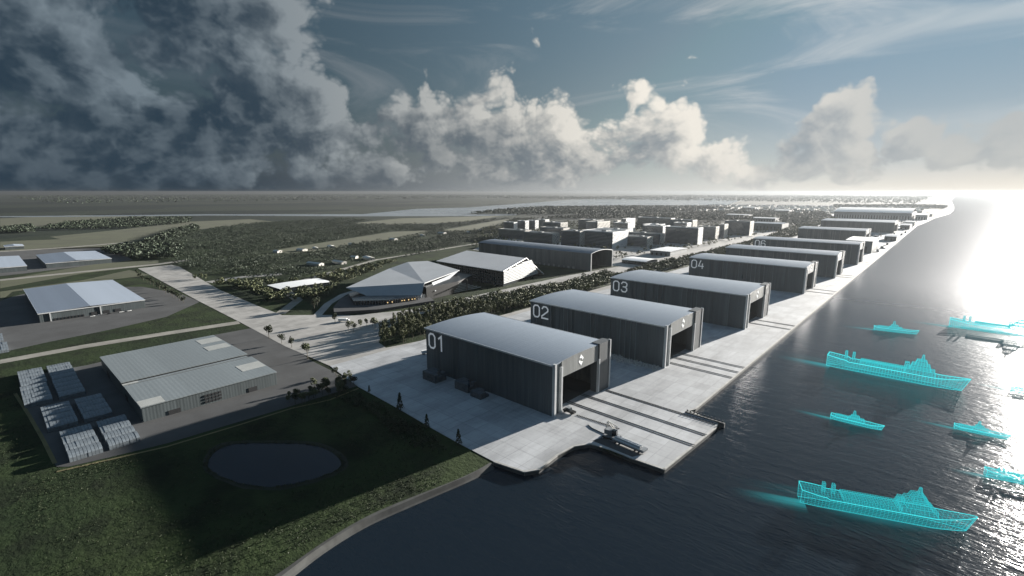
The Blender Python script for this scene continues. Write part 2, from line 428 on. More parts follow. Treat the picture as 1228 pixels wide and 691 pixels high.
def strip(name, pts, w, z, m):
    L, Rr = [], []
    for k in range(len(pts)):
        a = Vector(pts[max(0, k-1)]); c = Vector(pts[min(len(pts)-1, k+1)]); t = (c-a).normalized()
        L.append((pts[k][0]-t.y*w/2, pts[k][1]+t.x*w/2)); Rr.append((pts[k][0]+t.y*w/2, pts[k][1]-t.x*w/2))
    return sheet(name, L+Rr[::-1], z, m)
strip('road', [(-701, -300), (-701, -2), (-703, 63), (-695, 139), (-684, 217)], 17, .16, M['lightroad'])
strip('road', [(-1350, -300), (-1368, 18), (-1382, 144), (-1394, 282), (-1426, 350)], 26, .16, M['lightroad'])
strip('road', [(-2030, -400), (-2030, 39), (-2028, 183), (-2082, 337)], 30, .16, M['lightroad'])
strip('road', [(-690, 272), (-760, 330), (-830, 345), (-900, 372), (-980, 508), (-1073, 669), (-1105, 823), (-1160, 1065), (-1194, 1258), (-1240, 1500)], 15, .17, M['lightroad'])
strip('road', [(-1040, 285), (-1056, 351), (-1034, 420)], 26, .12, M['road'])
strip('road', [(-640, 302), (-700, 350), (-745, 400), (-800, 520), (-870, 640)], 12, .15, M['road'])
strip('avenue', [(-468, 900), (-470, 1300), (-480, 1800), (-490, 2600)], 16, .21, M['road'])
strip('dry_verge', PL([(18, 472), (36, 500), (52, 528), (66, 556)]), 2.2, .20, M['reed'])
strip('dry_verge', PL([(68, 566), (130, 552), (200, 536), (280, 512), (350, 490), (395, 480), (430, 466)]), 2., .20, M['reed'])
sheet('warehouse_yard', PL([(22, 455), (60, 446), (105, 438), (180, 420), (245, 404), (300, 394), (330, 398), (372, 432), (400, 446), (432, 462), (350, 487), (280, 508), (200, 532), (130, 549), (82, 560), (68, 560), (58, 545), (40, 508), (24, 470)]), .12, M['yard'])
sheet('warehouse_yard', PL([(-60, 380), (15, 356), (60, 345), (170, 344), (215, 352), (240, 362), (200, 380), (130, 396), (60, 410), (-40, 432)]), .12, M['yard'])
sheet('warehouse_yard', PL([(-60, 318), (0, 302), (60, 298), (130, 296), (160, 312), (120, 317), (30, 328), (-60, 338)]), .12, M['yard'])
sheet('campus_ground', [(-520, 1001), (-505, 2600), (-610, 2600), (-690, 2090), (-760, 1960), (-1130, 1850), (-1440, 1800), (-1450, 1560), (-1150, 1150), (-1050, 985), (-576, 985), (-561, 1001)], .17, M['road'])
sheet('works_yard', [(-441, 3301), (-134, 3301), (-118, 3700), (-90, 4350), (-700, 4500), (-640, 3600), (-560, 3000), (-441, 2700)], .25, M['concrete'])

# ------------------------------------------------------------------ lettering
def ribbon(mb, pts, w, closed, fn, d0, d1):
    """a mitred stroke in the (u,v) plane, extruded from depth d0 to d1"""
    n = len(pts); pts = [Vector(p) for p in pts]; lo, ro = [], []
    for k in range(n):
        if closed: a, c = pts[k-1], pts[(k+1) % n]
        else: a, c = (pts[k-1] if k else None), (pts[k+1] if k < n-1 else None)
        d1_ = (pts[k]-a).normalized() if a is not None else None
        d2_ = (c-pts[k]).normalized() if c is not None else None
        t = ((d1_ or d2_)+(d2_ or d1_)).normalized(); nrm = Vector((-t.y, t.x))
        ref = d1_ or d2_; rn = Vector((-ref.y, ref.x)); s = (w/2)/max(.4, nrm.dot(rn))
        lo.append(pts[k]+nrm*s); ro.append(pts[k]-nrm*s)
    i = len(mb.v)
    for A in (lo, ro):
        for d in (d0, d1): mb.v += [fn(p.x, p.y, d) for p in A]
    I = lambda side, dep, k: i+side*2*n+dep*n+k
    for k in range(n if closed else n-1):
        j = (k+1) % n
        mb.f += [(I(0,1,k), I(1,1,k), I(1,1,j), I(0,1,j)), (I(0,0,k), I(0,0,j), I(1,0,j), I(1,0,k)), (I(0,0,k), I(0,1,k), I(0,1,j), I(0,0,j)), (I(1,0,k), I(1,0,j), I(1,1,j), I(1,1,k))]
    if not closed:
        for k in (0, n-1): mb.f.append((I(0,0,k), I(1,0,k), I(1,1,k), I(0,1,k)))
DIG = {'0': [([(.08,.3),(.3,.08),(.7,.08),(.92,.3),(.92,1.2),(.7,1.42),(.3,1.42),(.08,1.2)], True)],
       '1': [([(.2,1.12),(.62,1.42),(.62,0)], False)],
       '2': [([(.08,1.12),(.3,1.42),(.7,1.42),(.92,1.2),(.92,.95),(.08,.3),(.08,.08),(1,.08)], False)],
       '3': [([(.06,1.15),(.3,1.42),(.7,1.42),(.92,1.2),(.92,.98),(.72,.76),(.92,.55),(.92,.3),(.7,.08),(.3,.08),(.06,.35)], False), ([(.3,.76),(.7,.76)], False)],
       '4': [([(.45,1.48),(.08,.45),(1,.45)], False), ([(.74,.95),(.74,0)], False)],
       '5': [([(.95,1.42),(.12,1.42),(.12,.86),(.7,.86),(.92,.66),(.92,.3),(.7,.08),(.3,.08),(.06,.28)], False)],
       '6': [([(.92,1.2),(.7,1.42),(.3,1.42),(.08,1.2),(.08,.3),(.3,.08),(.7,.08),(.92,.3),(.92,.62),(.7,.84),(.12,.84)], False)]}

# ------------------------------------------------------------------ hangars
def hangar(name_label, X0, X1, Y0, Y1, h, num=None, rise=2.1, emblem=True, detail=True, extra=None):
    L = X0-X1; W = Y1-Y0
    root = thing('hangar', name_label, 'hangar', (X0, Y0, .3), group='dark sheeted ship hangars along the quay')
    # local: x from -L..0, y 0..W
    prof = lambda y: h+rise*(1-((y-W/2)/(W/2))**2)
    w = MB()
    seg = 26 if detail else 10
    rr = random.Random(int(Y0))
    xs = [-L+7.5+(L-15.5)*k/seg for k in range(seg+1)]
    for side in (0, 1):
        for k in range(seg):
            d = rr.choice((0, 0, .9, .9, .45)) if num != '01' else rr.choice((0, .15))
            y = 0+d if side == 0 else W-d
            y2 = 2.2 if side == 0 else W-2.2
            w.box(xs[k], xs[k+1], min(y, y2), max(y, y2), 0, h-.4)
        w.box(-L+.6, xs[0], *((0, 2.2) if side == 0 else (W-2.2, W)), 0, h-.4)
    # back wall
    bk = [(2.2, 0)]+[(W-2.2, 0), (W-2.2, prof(W-2.2)-1.6)]+[(W*k/10, prof(W*k/10)-1.6) for k in range(9, 0, -1)]+[(2.2, prof(2.2)-1.6)]
    w.extr(bk, lambda u, v: (-L+.6, u, v), lambda u, v: (-L+2.4, u, v))
    w.build('wall', M['wall'], root)
    # light pilasters standing proud of the sheeting
    if num != '01' and detail:
        for k in sorted(rr.sample(range(2, seg), 9)):
            pl = MB(); pl.box(xs[k]-.35, xs[k]+.35, -.5, .05, 0, h-.9); pl.build('pilaster', M['pilaster'], root)
    # arched roof shell
    rf = MB(); N = 18
    up = [(-.8+(W+1.6)*k/N,) for k in range(N+1)]
    up = [(u[0], h+rise*(1-((u[0]-W/2)/(W/2+.8))**2)) for u in up]
    arc = up+[(u, v-1.1) for u, v in up[::-1]]
    rf.extr(arc, lambda u, v: (-L-.6, u, v), lambda u, v: (-1.2, u, v))
    roof = rf.build('roof', M['roof'], root, smooth=False)
    # pale verge trim along eaves
    for ya, yb in ((-1.15, -.82), (W+.82, W+1.15)):
        tr = MB(); tr.box(-L-.7, -1.3, ya, yb, h-1.2, h+.15); tr.build('eaves_trim', M['trim'], roof)
    # door pylons
    wl, wr = 10.*W/80, 17.*W/80
    for (ya, yb, hh) in ((0, wl, h+.6), (W-wr, W+.6, h+2.2)):
        p = MB(); p.box(-8 if ya == 0 else -8, -2. if ya == 0 else 0, ya+.05, yb, 0, hh-.02 if ya else h-.5)
        py = p.build('door_pylon', M['pylon'] if ya else M['wall'], root)
        e = MB()
        if ya == 0:
            e.box(-2.2, .35, -.25, 2.0, 0, h+.8); e.box(-2.2, .2, yb-1.5, yb+.2, 0, h-3.5)
        else:
            e.box(-2., .55, W-.6, W+.95, 0, hh+.3); e.box(-2., .3, ya-.2, ya+1.1, 0, h-11)
        e.build('edge_trim', M['trim'] if detail else M['pylon'], py)
    # lintel following the arch
    zo = h*.70; ys = [wl+.2+(W-wr-wl-.4)*k/14 for k in range(15)]
    lp = [(ys[0], zo), (ys[-1], zo)]+[(y, prof(y)-.25) for y in ys[::-1]]
    ln = MB(); ln.extr(lp, lambda u, v: (-3.2, u, v), lambda u, v: (-1.0, u, v))
    lt = ln.build('door_lintel', M['lintel'], root)
    lb = [(wl*.0+2.1, prof(2.1)-1.3), (ys[0], prof(ys[0])-1.3)]
    if emblem:
        e = MB(); cy = (ys[0]+ys[-1])/2+W*.0; cz = (zo+prof(W/2))/2+.3; s = W/80*4.6
        f = lambda u, v, d: (-1.0+d, cy+u*s, cz+v*s)
        for sg in (1, -1):
            pr = [(sg*.08, sg*.95), (sg*.75, sg*.30), (sg*.75, -sg*.05), (sg*.10, sg*.45)] if 0 else [(sg*-.05, sg*1.05), (sg*.80, sg*.18), (sg*.30, sg*-.12), (sg*.30, sg*.22), (sg*-.55, sg*.42)]
            e.extr(pr, lambda u, v: f(u, v, .02), lambda u, v: f(u, v, .16))
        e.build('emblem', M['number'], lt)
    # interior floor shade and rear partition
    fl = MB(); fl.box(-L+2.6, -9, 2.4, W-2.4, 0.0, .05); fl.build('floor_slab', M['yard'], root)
    if num:
        t = MB(); s = 10.4*h/42; z0 = h-s*1.5-(9.5 if num == '05' else 3.6)
        for k, ch in enumerate(num):
            for q, (pts, cl) in enumerate(DIG[ch]):
                x0 = -L+4.5+k*s*1.22
                ribbon(t, pts, .17, cl, lambda u, v, d: (x0+u*s, -d, z0+v*s), .02, .22+.06*q)
        t.build('painted_number_glow', M['number'], root)  # painted digits, brightened by the added glow
    return root
H = [hangar('nearest grey ship hangar with white number 01 and open door facing its slip', -207, -363, 277, 356, 41.5, '01'),
     hangar('dark ship hangar with number 02 behind the nearest hangar, rubble along its wall', -191, -363, 434, 523, 42, '02'),
     hangar('dark ribbed ship hangar with number 03 on its long wall', -176, -370, 630, 728, 43.5, '03'),
     hangar('dark ship hangar with number 04, beside the tree avenue', -171, -371, 925, 1012, 44.5, '04'),
     hangar('plain sided ship hangar between the hangars numbered 04 and 06', -160, -375, 1138, 1220, 46, None, 2.1),
     hangar('ship hangar with number 06 half hidden behind the roof in front', -154, -388, 1388, 1470, 48, '06'),
     hangar('pale striped hangar seventh along the quay, behind number 06', -205, -400, 1945, 2070, 44, None, 3, True),
     hangar('farthest blue roofed hangar along the quay before the white dome hall', -178, -440, 2560, 2760, 44, None, 3, False, False)]

# slip rails: each pair of dark rails runs from a hangar door over the apron to the water
def rail(label, xa, xb, y, gap=2.6, sleepers=False):
    b = MB()
    b.box(xa, xb, y-gap/2-.45, y-gap/2+.45, .3, .5); b.box(xa, xb, y+gap/2-.45, y+gap/2+.45, .3, .5)
    if sleepers:
        for k in range(int((xb-xa)/2.4)): b.box(xa+k*2.4, xa+k*2.4+.9, y-gap/2+.5, y+gap/2-.5, .3, .42)
    return tag(b.build('slip_rail', M['rail']), label, 'rail track', 'rail tracks from hangar doors to the water')
rail('dark rail track in the middle of the slip of hangar 01', -330, -110.4, 307)
rail('dark rail track on the far half of the slip of hangar 01', -330, -109.9, 327)
rail('dotted sleeper track along the far edge of the slip of hangar 01', -205, -111, 348.5, 2.4, True)
for (n, xs, ys) in (('02', -195, (452, 470, 487)), ('03', -180, (668, 690)), ('04', -175, (955, 985)), ('05', -165, (1165, 1195)), ('06', -160, (1415, 1450))):
    for k, y in enumerate(ys):
        pos = ('near', 'far')[k] if len(ys) == 2 else ('nearest', 'middle', 'farthest')[k]
        rail('%s rail track leaving the door of %s across the apron' % (pos, 'the plain hangar before hangar 06' if n == '05' else 'hangar '+n), xs-100, -133, y, 3.4)

# ------------------------------------------------------------------ small works gear near hangar 01
def block_stack(label, x, y, nx, ny, nz, s, rz=0.):
    r = thing('block_stack', label, 'stack', (x, y, .3), rz, 'stacks of grey blocks beside hangar 01')
    for k in range(nz):
        b = MB()
        for i in range(nx):
            for j in range(ny):
                if k == nz-1 and (i+j) % 5 == 4: continue
                q = random.uniform(-.12, .12)
                b.box(i*s[0]+.1+q, (i+1)*s[0]-.1+q, j*s[1]+.1, (j+1)*s[1]-.1, k*s[2]+.02, (k+1)*s[2]-.12)
        b.build('layer', M['pallet'], r)
    return r
block_stack('stepped stack of grey blocks at the rear corner of hangar 01', -345, 258, 4, 3, 3, (4.6, 4.4, 2.6))
block_stack('larger stack of grey blocks halfway along the wall of hangar 01', -306, 263, 4, 3, 3, (4.2, 3.6, 2.5))
block_stack('lower stack of grey blocks nearest the door end along the wall of hangar 01', -284, 261, 3, 3, 2, (4.2, 3.4, 2.5))

# tractor towing by chain
r = thing('tow_tractor', 'small black tow tractor parked in front of the hangar 01 door', 'tractor', (-203, 291.5, .3))
b = MB(); b.box(-5, 5, -1.9, 1.9, .9, 2.3); b.box(-5.4, -4.8, -1.6, 1.6, .8, 1.7); b.build('body', M['machinedark'], r)
b = MB(); b.extr([(-3.4, 2.3), (1.6, 2.3), (.9, 4.1), (-2.6, 4.1)], lambda u, v: (u, -1.6, v), lambda u, v: (u, 1.6, v)); cb = b.build('cab', M['glass'], r)
b = MB(); b.box(-2.7, 1., -1.65, 1.65, 4.12, 4.3); b.build('cab_roof', M['machine'], cb)
for sx in (-3.2, 3.2):
    for sy in (-2.2, 1.6):
        b = MB(); b.tube((sx, sy, 1.), (sx, sy+.6, 1.), 1., 12); b.build('wheel', M['machinedark'], r)
b = MB()
for k in range(24): b.box(-196+k*1.5, -196+k*1.5+.95, 291.0+k*.1, 292.2+k*.1, .3, .75)
tag(b.build('tow_chain', M['machinedark']), 'black chain lying from the tow tractor to the grey loading crane', 'chain')
b = MB()
pp = [(-181, 284.), (-176, 281.5), (-160, 279.5)]
for p0, p1 in zip(pp[:-1], pp[1:]): b.tube((*p0, .5), (*p1, .5), .35, 6)
tag(b.build('hose', M['machinedark']), 'thin black hose on the slip beside the grey loading crane', 'hose')
# loading crane
r = thing('loading_crane', 'grey slewing loading crane standing on the near edge of the slip', 'crane', (-158, 279, .3), R(8))
b = MB(); b.box(-5, 5, -3.6, 3.6, .8, 2.2); b.box(-6, -4.6, -5, 5, .3, 1.); b.box(4.6, 6, -5, 5, .3, 1.); b.build('chassis', M['machine'], r)
for sy in (-3.9, 3.1):
    b = MB(); b.box(-5.6, 5.6, sy, sy+.8, 0, 1.5); b.build('crawler_track', M['machinedark'], r)
b = MB(); b.tube((0, 0, 2.2), (0, 0, 3.2), 2.4, 14); b.box(-4.6, 3.2, -2.6, 2.6, 3.2, 6.4); b.build('engine_house', M['machine'], r)
b = MB(); b.extr([(1.2, 3.2), (4.8, 3.2), (4.4, 7.4), (1.2, 7.4)], lambda u, v: (u, -2.9, v), lambda u, v: (u, -.4, v)); cb = b.build('cab', M['glass'], r)
b = MB()
for y in (-1., 1.):
    b.tube((1.5, y+.9, 6.2), (-3.5, y+.4, 11.6), .32); b.tube((-3.5, y+.4, 11.6), (-4.2, y+.6, 6.4), .22)
for k in range(5): b.tube((1.5-k, .0, 6.3+k*1.06), (1.0-k, 1.8, 6.8+k*1.06), .14)
b.tube((-3.5, .4, 11.6), (3.5, .8, 9.2), .3); b.tube((3.5, .8, 9.2), (3.6, .8, 5.0), .07); b.build('boom', M['coping'], r)
# long pontoon/trailer beside it
r = thing('pipe_trailer', 'long pale trailer loaded with pipes at the water side of the slip', 'trailer', (-143, 276.2, .3), R(-3))
b = MB(); b.box(-12, 12, -2.6, 2.6, 1., 1.6); b.box(9.5, 12.6, -2.8, 2.8, 1.6, 3.); b.build('bed', M['machine'], r)
for k, (y, z) in enumerate(((-1.6, 2.3), (0, 2.3), (1.6, 2.3), (-.8, 3.6), (.8, 3.6))):
    b = MB(); b.tube((-11.5+k*.3, y, z), (9.2, y, z), .72, 10); b.build('pipe', M['trim'], r)
for sx in (-9, -6, 6, 9):
    for sy in (-2.7, 2.2):
        b = MB(); b.tube((sx, sy, .6), (sx, sy+.5, .6), .6, 10); b.build('wheel', M['machinedark'], r)
sheet('dark_pad', [(-166, 266.5), (-135, 266.2), (-131, 274), (-163, 275)], .31, M['yard'])
# pier edge fender strip with posts (far edge of the slip)
r = thing('fender_rail', 'dark fender rail with posts along the far edge of the slip', 'fender', (-110, 349, .3))
b = MB(); b.box(-26, 4, 3.2, 4.6, -3, .9); b.build('beam', M['quaywall'], r)
b = MB()
for k in range(11): b.tube((-25+k*2.7, 5.2, -5), (-25+k*2.7, 5.2, 2.2), .45, 7)
b.build('post', M['rail'], r)
# rubble along hangar 02
b = MB()
for k in range(650):
    x = random.uniform(-270, -194); y = 431.5-abs(random.gauss(0, 5.2)); s = random.uniform(.6, 2.3)*(1.25 if x < -235 else .85); z = .3
    a = random.random()*3
    q = [(x+s*math.cos(a+i*2.1)*random.uniform(.6, 1.1), y+s*math.sin(a+i*2.1)*.8, z) for i in range(3)]
    top = (x, y, z+s*random.uniform(.8, 1.7))
    for i in range(3): b.quad(q[i], q[(i+1) % 3], top)
tag(b.build('rubble_heap', M['rubble']), 'heap of pale scrap and rubble along the wall of hangar 02', 'rubble', kind='stuff')

# ------------------------------------------------------------------ warehouses on the left
def warehouse(label, X0, X1, Y0, Y1, h, roofs, ridge_y=None, doors=True, pitch=1.8, slot=None, sky=()):
    """X0 nearest the camera (+X) face, X1 far; gutters run along X or Y"""
    r = thing('warehouse', label, 'warehouse', (X0, Y0, .12))
    L = X0-X1; W = Y1-Y0
    b = MB(); b.box(-L, 0, 0, W, 0, h-.5); b.build('wall', M['whwall'], r)
    for k, (y0, y1, z0, z1, m) in enumerate(roofs):
        b = MB(); b.slab([(-L-.8, y0, z0), (.8, y0, z0), (.8, y1, z1), (-L-.8, y1, z1)], .7); b.build('roof', M[m], r)
    e = MB()
    for xa, xb, ya, yb in ((-L-1, 1, -.95, -.82), (.83, .98, -.8, W+.8)): e.box(xa, xb, ya, yb, h-1.1, h+.25)
    e.build('gutter', M['trim'] if roofs[0][4] != 'whroof' else M['whwall'], r)
    return r, L, W
# slotted warehouse: two roof planes along X with a dark gap between (gap runs along Y)
r = thing('warehouse', 'big flat warehouse with dark slot across its roof, beside the bundle stacks', 'warehouse', (-431, 64, .12))
L, W, h = 168, 98, 12
b = MB(); b.box(-L, 0, 0, W, 0, h-.8); b.build('wall', M['whwall'], r)
b = MB(); b.slab([(-L-.6, -.6, h), (-68, -.6, h+1.), (-68, W+.6, h+1.), (-L-.6, W+.6, h)], .7); rb = b.build('roof', M['whroof'], r)
b = MB(); b.slab([(-58, -.6, h+.6), (.6, -.6, h), (.6, W+.6, h), (-58, W+.6, h+.6)], .7); ra = b.build('roof', M['whroof'], r)
b = MB(); b.box(-67.8, -65, 3, W+.4, h-.7, h-.2); b.box(-61, -58.2, 3, W+.4, h-.7, h-.2); b.build('slot', M['dark'], r)
b = MB(); b.box(-64.9, -61.1, -.5, W-2, h-.7, h+.3); mo = b.build('monitor_strip', M['whroof'], r)
b = MB(); b.box(-64.9, -61.1, -.7, 10, h+.32, h+.45); b.build('skylight', M['skylight'], mo)
def patch(par, x0, x1, y0, y1, zf):
    b = MB(); b.slab([(x0, y0, zf(x0)), (x1, y0, zf(x1)), (x1, y1, zf(x1)), (x0, y1, zf(x0))], .1); b.build('skylight', M['skylight'], par)
zb = lambda x: h+(x+L)/(L-68)+.14
za = lambda x: h-.6*x/58+.14
patch(rb, -158, -138, 78, 98, zb); patch(rb, -125, -108, 76, 97, zb); patch(ra, -40, -22, 78, 98, za); patch(ra, -14, .3, -.4, 15, za)
for y, w_, hh in ((16, 8, 3.6), (74, 7, 4)):
    b = MB(); b.box(.05, .35, y, y+w_, 0, hh); b.build('door', M['dark'], r)
b = MB()
for k in range(5):
    for j in range(3): b.box(.05, .5, 41+k*2.6, 43+k*2.6, 1.5+j*2.6, 3.2+j*2.6)
b.build('vent_bank', M['dark'], r)
b = MB(); b.box(-140, -130, -.3, -.05, 0, 5); b.box(-60, -52, -.3, -.05, 0, 5); b.build('side_door', M['dark'], r)

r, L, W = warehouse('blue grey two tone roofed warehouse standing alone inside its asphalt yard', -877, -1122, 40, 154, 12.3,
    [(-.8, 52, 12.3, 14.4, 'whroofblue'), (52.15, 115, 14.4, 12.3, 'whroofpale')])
b = MB()
for k in range(3): b.box(.05, .4, 52+k*13, 59+k*13, 0, 4.6)
b.build('door', M['dark'], r)
b = MB()
for k in range(9): b.box(.05, .45, 14+k*3.6, 15.8+k*3.6, 0, 3.2)
b.build('bay', M['dark'], r)
b = MB(); b.box(.1, 1.0, 62, 63.4, 0, 12); b.box(.1, 1.0, 10, 11.2, 0, 12); b.build('downpipe', M['trim'], r)
# parked vehicles at its front
def car(label, x, y, rz, m, s=1., grp=None):
    r = thing('parked_car', label, 'car', (x, y, .13), rz, grp)
    b = MB(); b.extr([(-2.3*s, .45), (2.3*s, .45), (2.3*s, 1.1), (1.2*s, 1.25), (-2.2*s, 1.3)], lambda u, v: (u, -.95, v), lambda u, v: (u, .95, v)); b.build('body', m, r)
    b = MB(); b.extr([(-1.9*s, 1.3), (1.0*s, 1.25), (.3*s, 1.85), (-1.5*s, 1.85)], lambda u, v: (u, -.85, v), lambda u, v: (u, .85, v)); b.build('cabin', M['glass'], r)
    for sx in (-1.4, 1.4):
        for sy in (-.95, .75):
            b = MB(); b.tube((sx*s, sy, .38), (sx*s, sy+.2, .38), .38, 8); b.build('wheel', M['machinedark'], r)
    return r
def lorry(label, x, y, rz, m, grp=None):
    r = thing('lorry', label, 'lorry', (x, y, .2), rz, grp)
    b = MB(); b.box(-7, 4.6, -1.35, 1.35, 1.1, 4.3); b.build('cargo_box', m, r)
    b = MB(); b.extr([(4.9, .7), (7.6, .7), (7.6, 2.2), (7., 3.5), (4.9, 3.5)], lambda u, v: (u, -1.25, v), lambda u, v: (u, 1.25, v)); b.build('cab', M['machine'], r)
    for sx in (-5.4, -4, 6.1):
        for sy in (-1.35, 1.0):
            b = MB(); b.tube((sx, sy, .55), (sx, sy+.35, .55), .55, 8); b.build('wheel', M['machinedark'], r)
    return r
for k, (yy, m) in enumerate(((52, 'white'), (57, 'machine'), (70, 'machinedark'), (84, 'white'), (88, 'machine'), (93, 'white'))):
    car(['small vehicle in the row before the blue grey warehouse front'][0], -868+random.uniform(-1, 1), 40+yy, R(90+random.uniform(-8, 8)), M[m], 1.1, 'vehicles parked before the blue grey warehouse')
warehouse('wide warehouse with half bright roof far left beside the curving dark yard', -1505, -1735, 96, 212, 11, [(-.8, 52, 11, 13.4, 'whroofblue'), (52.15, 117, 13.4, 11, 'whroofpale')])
warehouse('pale roofed warehouse cut by the left picture edge, next to the far left one', -1490, -1745, -60, 64, 11, [(-.8, 62, 11, 13, 'whroofpale'), (62.15, 125, 13, 11, 'whroofpale')])
r, L, W = warehouse('small pale shed across the far road at the left picture edge', -2080, -2150, 52, 92, 9, [(-.8, 20, 9, 11, 'whroofpale'), (20.15, 41, 11, 9, 'whroofpale')])

# ------------------------------------------------------------------ stacks of wrapped bundles (one object per bundle)
bm_ = MB()
bw, bl, bh = 1.8, 12.4, 4.6
bl = 12.2
prof = [(-bl/2, 0), (bl/2, 0), (bl/2, bh-1.7), (bl/2-1.2, bh-.7), (bl/2-3.4, bh-.1), (0, bh+.1), (-bl/2+3.4, bh-.1), (-bl/2+1.2, bh-.7), (-bl/2, bh-1.7)]
bm_.extr(prof, lambda u, v: (u, -.90, v), lambda u, v: (u, .72, v))
bm_.extr([(u*.985, v-.22 if v > 1 else v+.02) for u, v in prof], lambda u, v: (u, .72, v), lambda u, v: (u, .90, v))
bmesh_bundle = bm_.mesh('bundle'); bmesh_bundle.materials.append(M['bundle'])
blocks = [(-610, 8, 'farthest left stack of the yard'), (-610, 28, 'left end stack on the warehouse side'),
          (-556, 7, 'second stack from the left, grass side'), (-556, 27.5, 'second stack from the left, warehouse side'),
          (-488, 15, 'third stack from the left, grass side'), (-488, 35, 'third stack from the left, warehouse side'),
          (-424, 20, 'front right stack, grass side'), (-424, 40, 'front right stack, warehouse side')]
for (bx, by, wh_) in blocks:
    for row in range(4):
        for k in range(9):
            o = link('wrapped_bundle', bmesh_bundle)
            o.location = (bx-19.5+row*13.0+random.uniform(-.09, .09), by+k*1.86, .14+random.uniform(-.1, .02))
            o.rotation_euler = (0, 0, R(random.uniform(-.35, .35))); o.scale = (1, 1, random.uniform(.985, 1.015))
            tag(o, 'grey white wrapped bundle in the %s' % wh_, 'bundle', 'wrapped bundles in the '+wh_)
b = MB()
for bx, by in ((-770, -10), (-820, -12), (-872, -16), (-925, -20), (-770, -34), (-820, -36), (-872, -40), (-925, -44)):
    for row in range(3):
        for k in range(9):
            z = random.uniform(.95, 1.04); xo = bx+row*13; yo = by+k*1.86
            b.extr(prof, lambda u, v: (xo+u, yo-.9, v*z+.12), lambda u, v: (xo+u, yo+.78, v*z+.12))
tag(b.build('bundle_field', M['bundle']), 'dense field of grey wrapped bundles at the left edge below the warehouse', 'bundles', kind='stuff')

# ------------------------------------------------------------------ angular hall (folded roof)
def V3(x, y, z): return (*P(x, y, z), z)
r = thing('angular_hall', 'angular exhibition hall with folded pale roof and lit glass front', 'hall', (-640, 430, .2))
def rel(p): return (p[0]+640, p[1]-430, p[2]-.2)
A = V3(415, 345, 20); B_ = V3(467, 322, 23); C_ = V3(489, 314.3, 28); D_ = V3(513, 313, 28.5); E_ = V3(551, 324, 27); F_ = V3(509, 339.5, 24)
G_ = V3(443, 356, 9.5); H_ = V3(505, 356.5, 8.5); I_ = V3(518, 339, 24); J_ = V3(522, 349.5, 12); K_ = V3(532, 333.5, 24)
rfm = MB(); rfm.slab([rel(p) for p in (A, F_, B_)], 1.2); rfm.slab([rel(p) for p in (B_, F_, C_)], 1.2); rfm.slab([rel(p) for p in (C_, F_, E_, D_)], 1.2)
M['fold'] = mat('folded_metal_roof', (.40, .42, .44), .45, .12, .02)
M['foldshade'] = mat('folded_metal_fascia', (.30, .32, .34), .5, .15, .02)
rfm.build('roof', M['fold'], r)
fs = MB(); fs.slab([rel(p) for p in (A, F_, H_, G_)], 1.); fs.slab([rel(p) for p in (I_, K_, J_)], 1.); fs.slab([rel(p) for p in (K_, E_, J_)], 1.)
fs.build('fascia', M['foldshade'], r)
gr = [(-627, 321), (-594, 372), (-580, 462), (-600, 470), (-640, 500), (-735, 420), (-700, 370), (-655, 335)]
pb = MB(); pb.prism([(x+640, y-430) for x, y in gr], 0, 4.4); pb.build('plinth', M['plinth'], r)
body = [(-645, 362), (-612, 400), (-602, 446), (-607, 466), (-640, 480), (-715, 430), (-700, 385)]
gb = MB(); gb.prism([(x+640, y-430) for x, y in body], 4.4, 10.5); gl = gb.build('glass_front', M['glass'], r)
mu = MB()
for k in range(len(body)-4):
    (x0, y0), (x1, y1) = body[k], body[k+1]; n_ = int(math.hypot(x1-x0, y1-y0)/4.)
    for q_ in range(n_):
        f = (q_+.5)/n_; x, y = x0+(x1-x0)*f+640, y0+(y1-y0)*f-430; mu.box(x-.2, x+.35, y-.35, y+.2, 4.4, 10)
mu.build('mullion', M['machine'], gl)
lm = MB()
for f in (.05, .2, .52, .60, .74, .86, .95):
    x0, y0 = -613, 396; x1, y1 = -603, 444
    x, y = x0+(x1-x0)*f+640.9, y0+(y1-y0)*f-430; lm.box(x-.3, x+.6, y-.7, y+.7, 6.4, 7.6)
lm.build('interior_lamp', M['lamp'], gl)
inn = MB(); inn.prism([(x+640, y-430) for x, y in [(-606, 467), (-612, 540), (-640, 600), (-720, 600), (-720, 430), (-640, 482)]], 0, 20); inn.build('inner_wall', M['machinedark'], r)
sl = MB()
for k in range(7):
    z = 2+k*2.6; f = 1-k/7.2
    sl.box(28.2-3*(k/7), 29.4-3*(k/7), 100, 100+62*f, z, z+1.3)
sl.build('louvre', M['coping'], r)
po = MB(); po.box(28.8, 29.8, 128, 129.6, 0, 22); po.build('post', M['machinedark'], r)

# gabled hall with louvred end
M['foldpale'] = mat('gable_metal_roof', (.42, .44, .46), .5, .1, .02)
r = thing('gabled_hall', 'gabled hall with white louvred end wall beside the angular hall', 'hall', (-600, 632, .2))
e1 = (-5, 0, 27); rd = (-5, 72, 45); ft = (-20, 143, 0)
M['foldpale'] = mat('gable_metal_roof', (.52, .53, .54), .5, .1, .02)
b = MB(); b.slab([(-179, -4, 30), (14, -8, 30), (-27, 103, 39), (-209, 109, 39)], 1.2); b.slab([(-209, 109.3, 39), (-27, 103.3, 39), (-20, 152, .5), (-209, 158, .5)], 1.2); b.build('roof', M['foldpale'], r)
ex = lambda u, d: 9-30*u/143+d
b = MB(); b.extr([(.5, 0), (140, 0), (102, 37), (.5, 28.4)], lambda u, v: (ex(u, -4), u, v), lambda u, v: (ex(u, -2.5), u, v)); wl_ = b.build('end_wall', M['glass'], r)
b = MB()
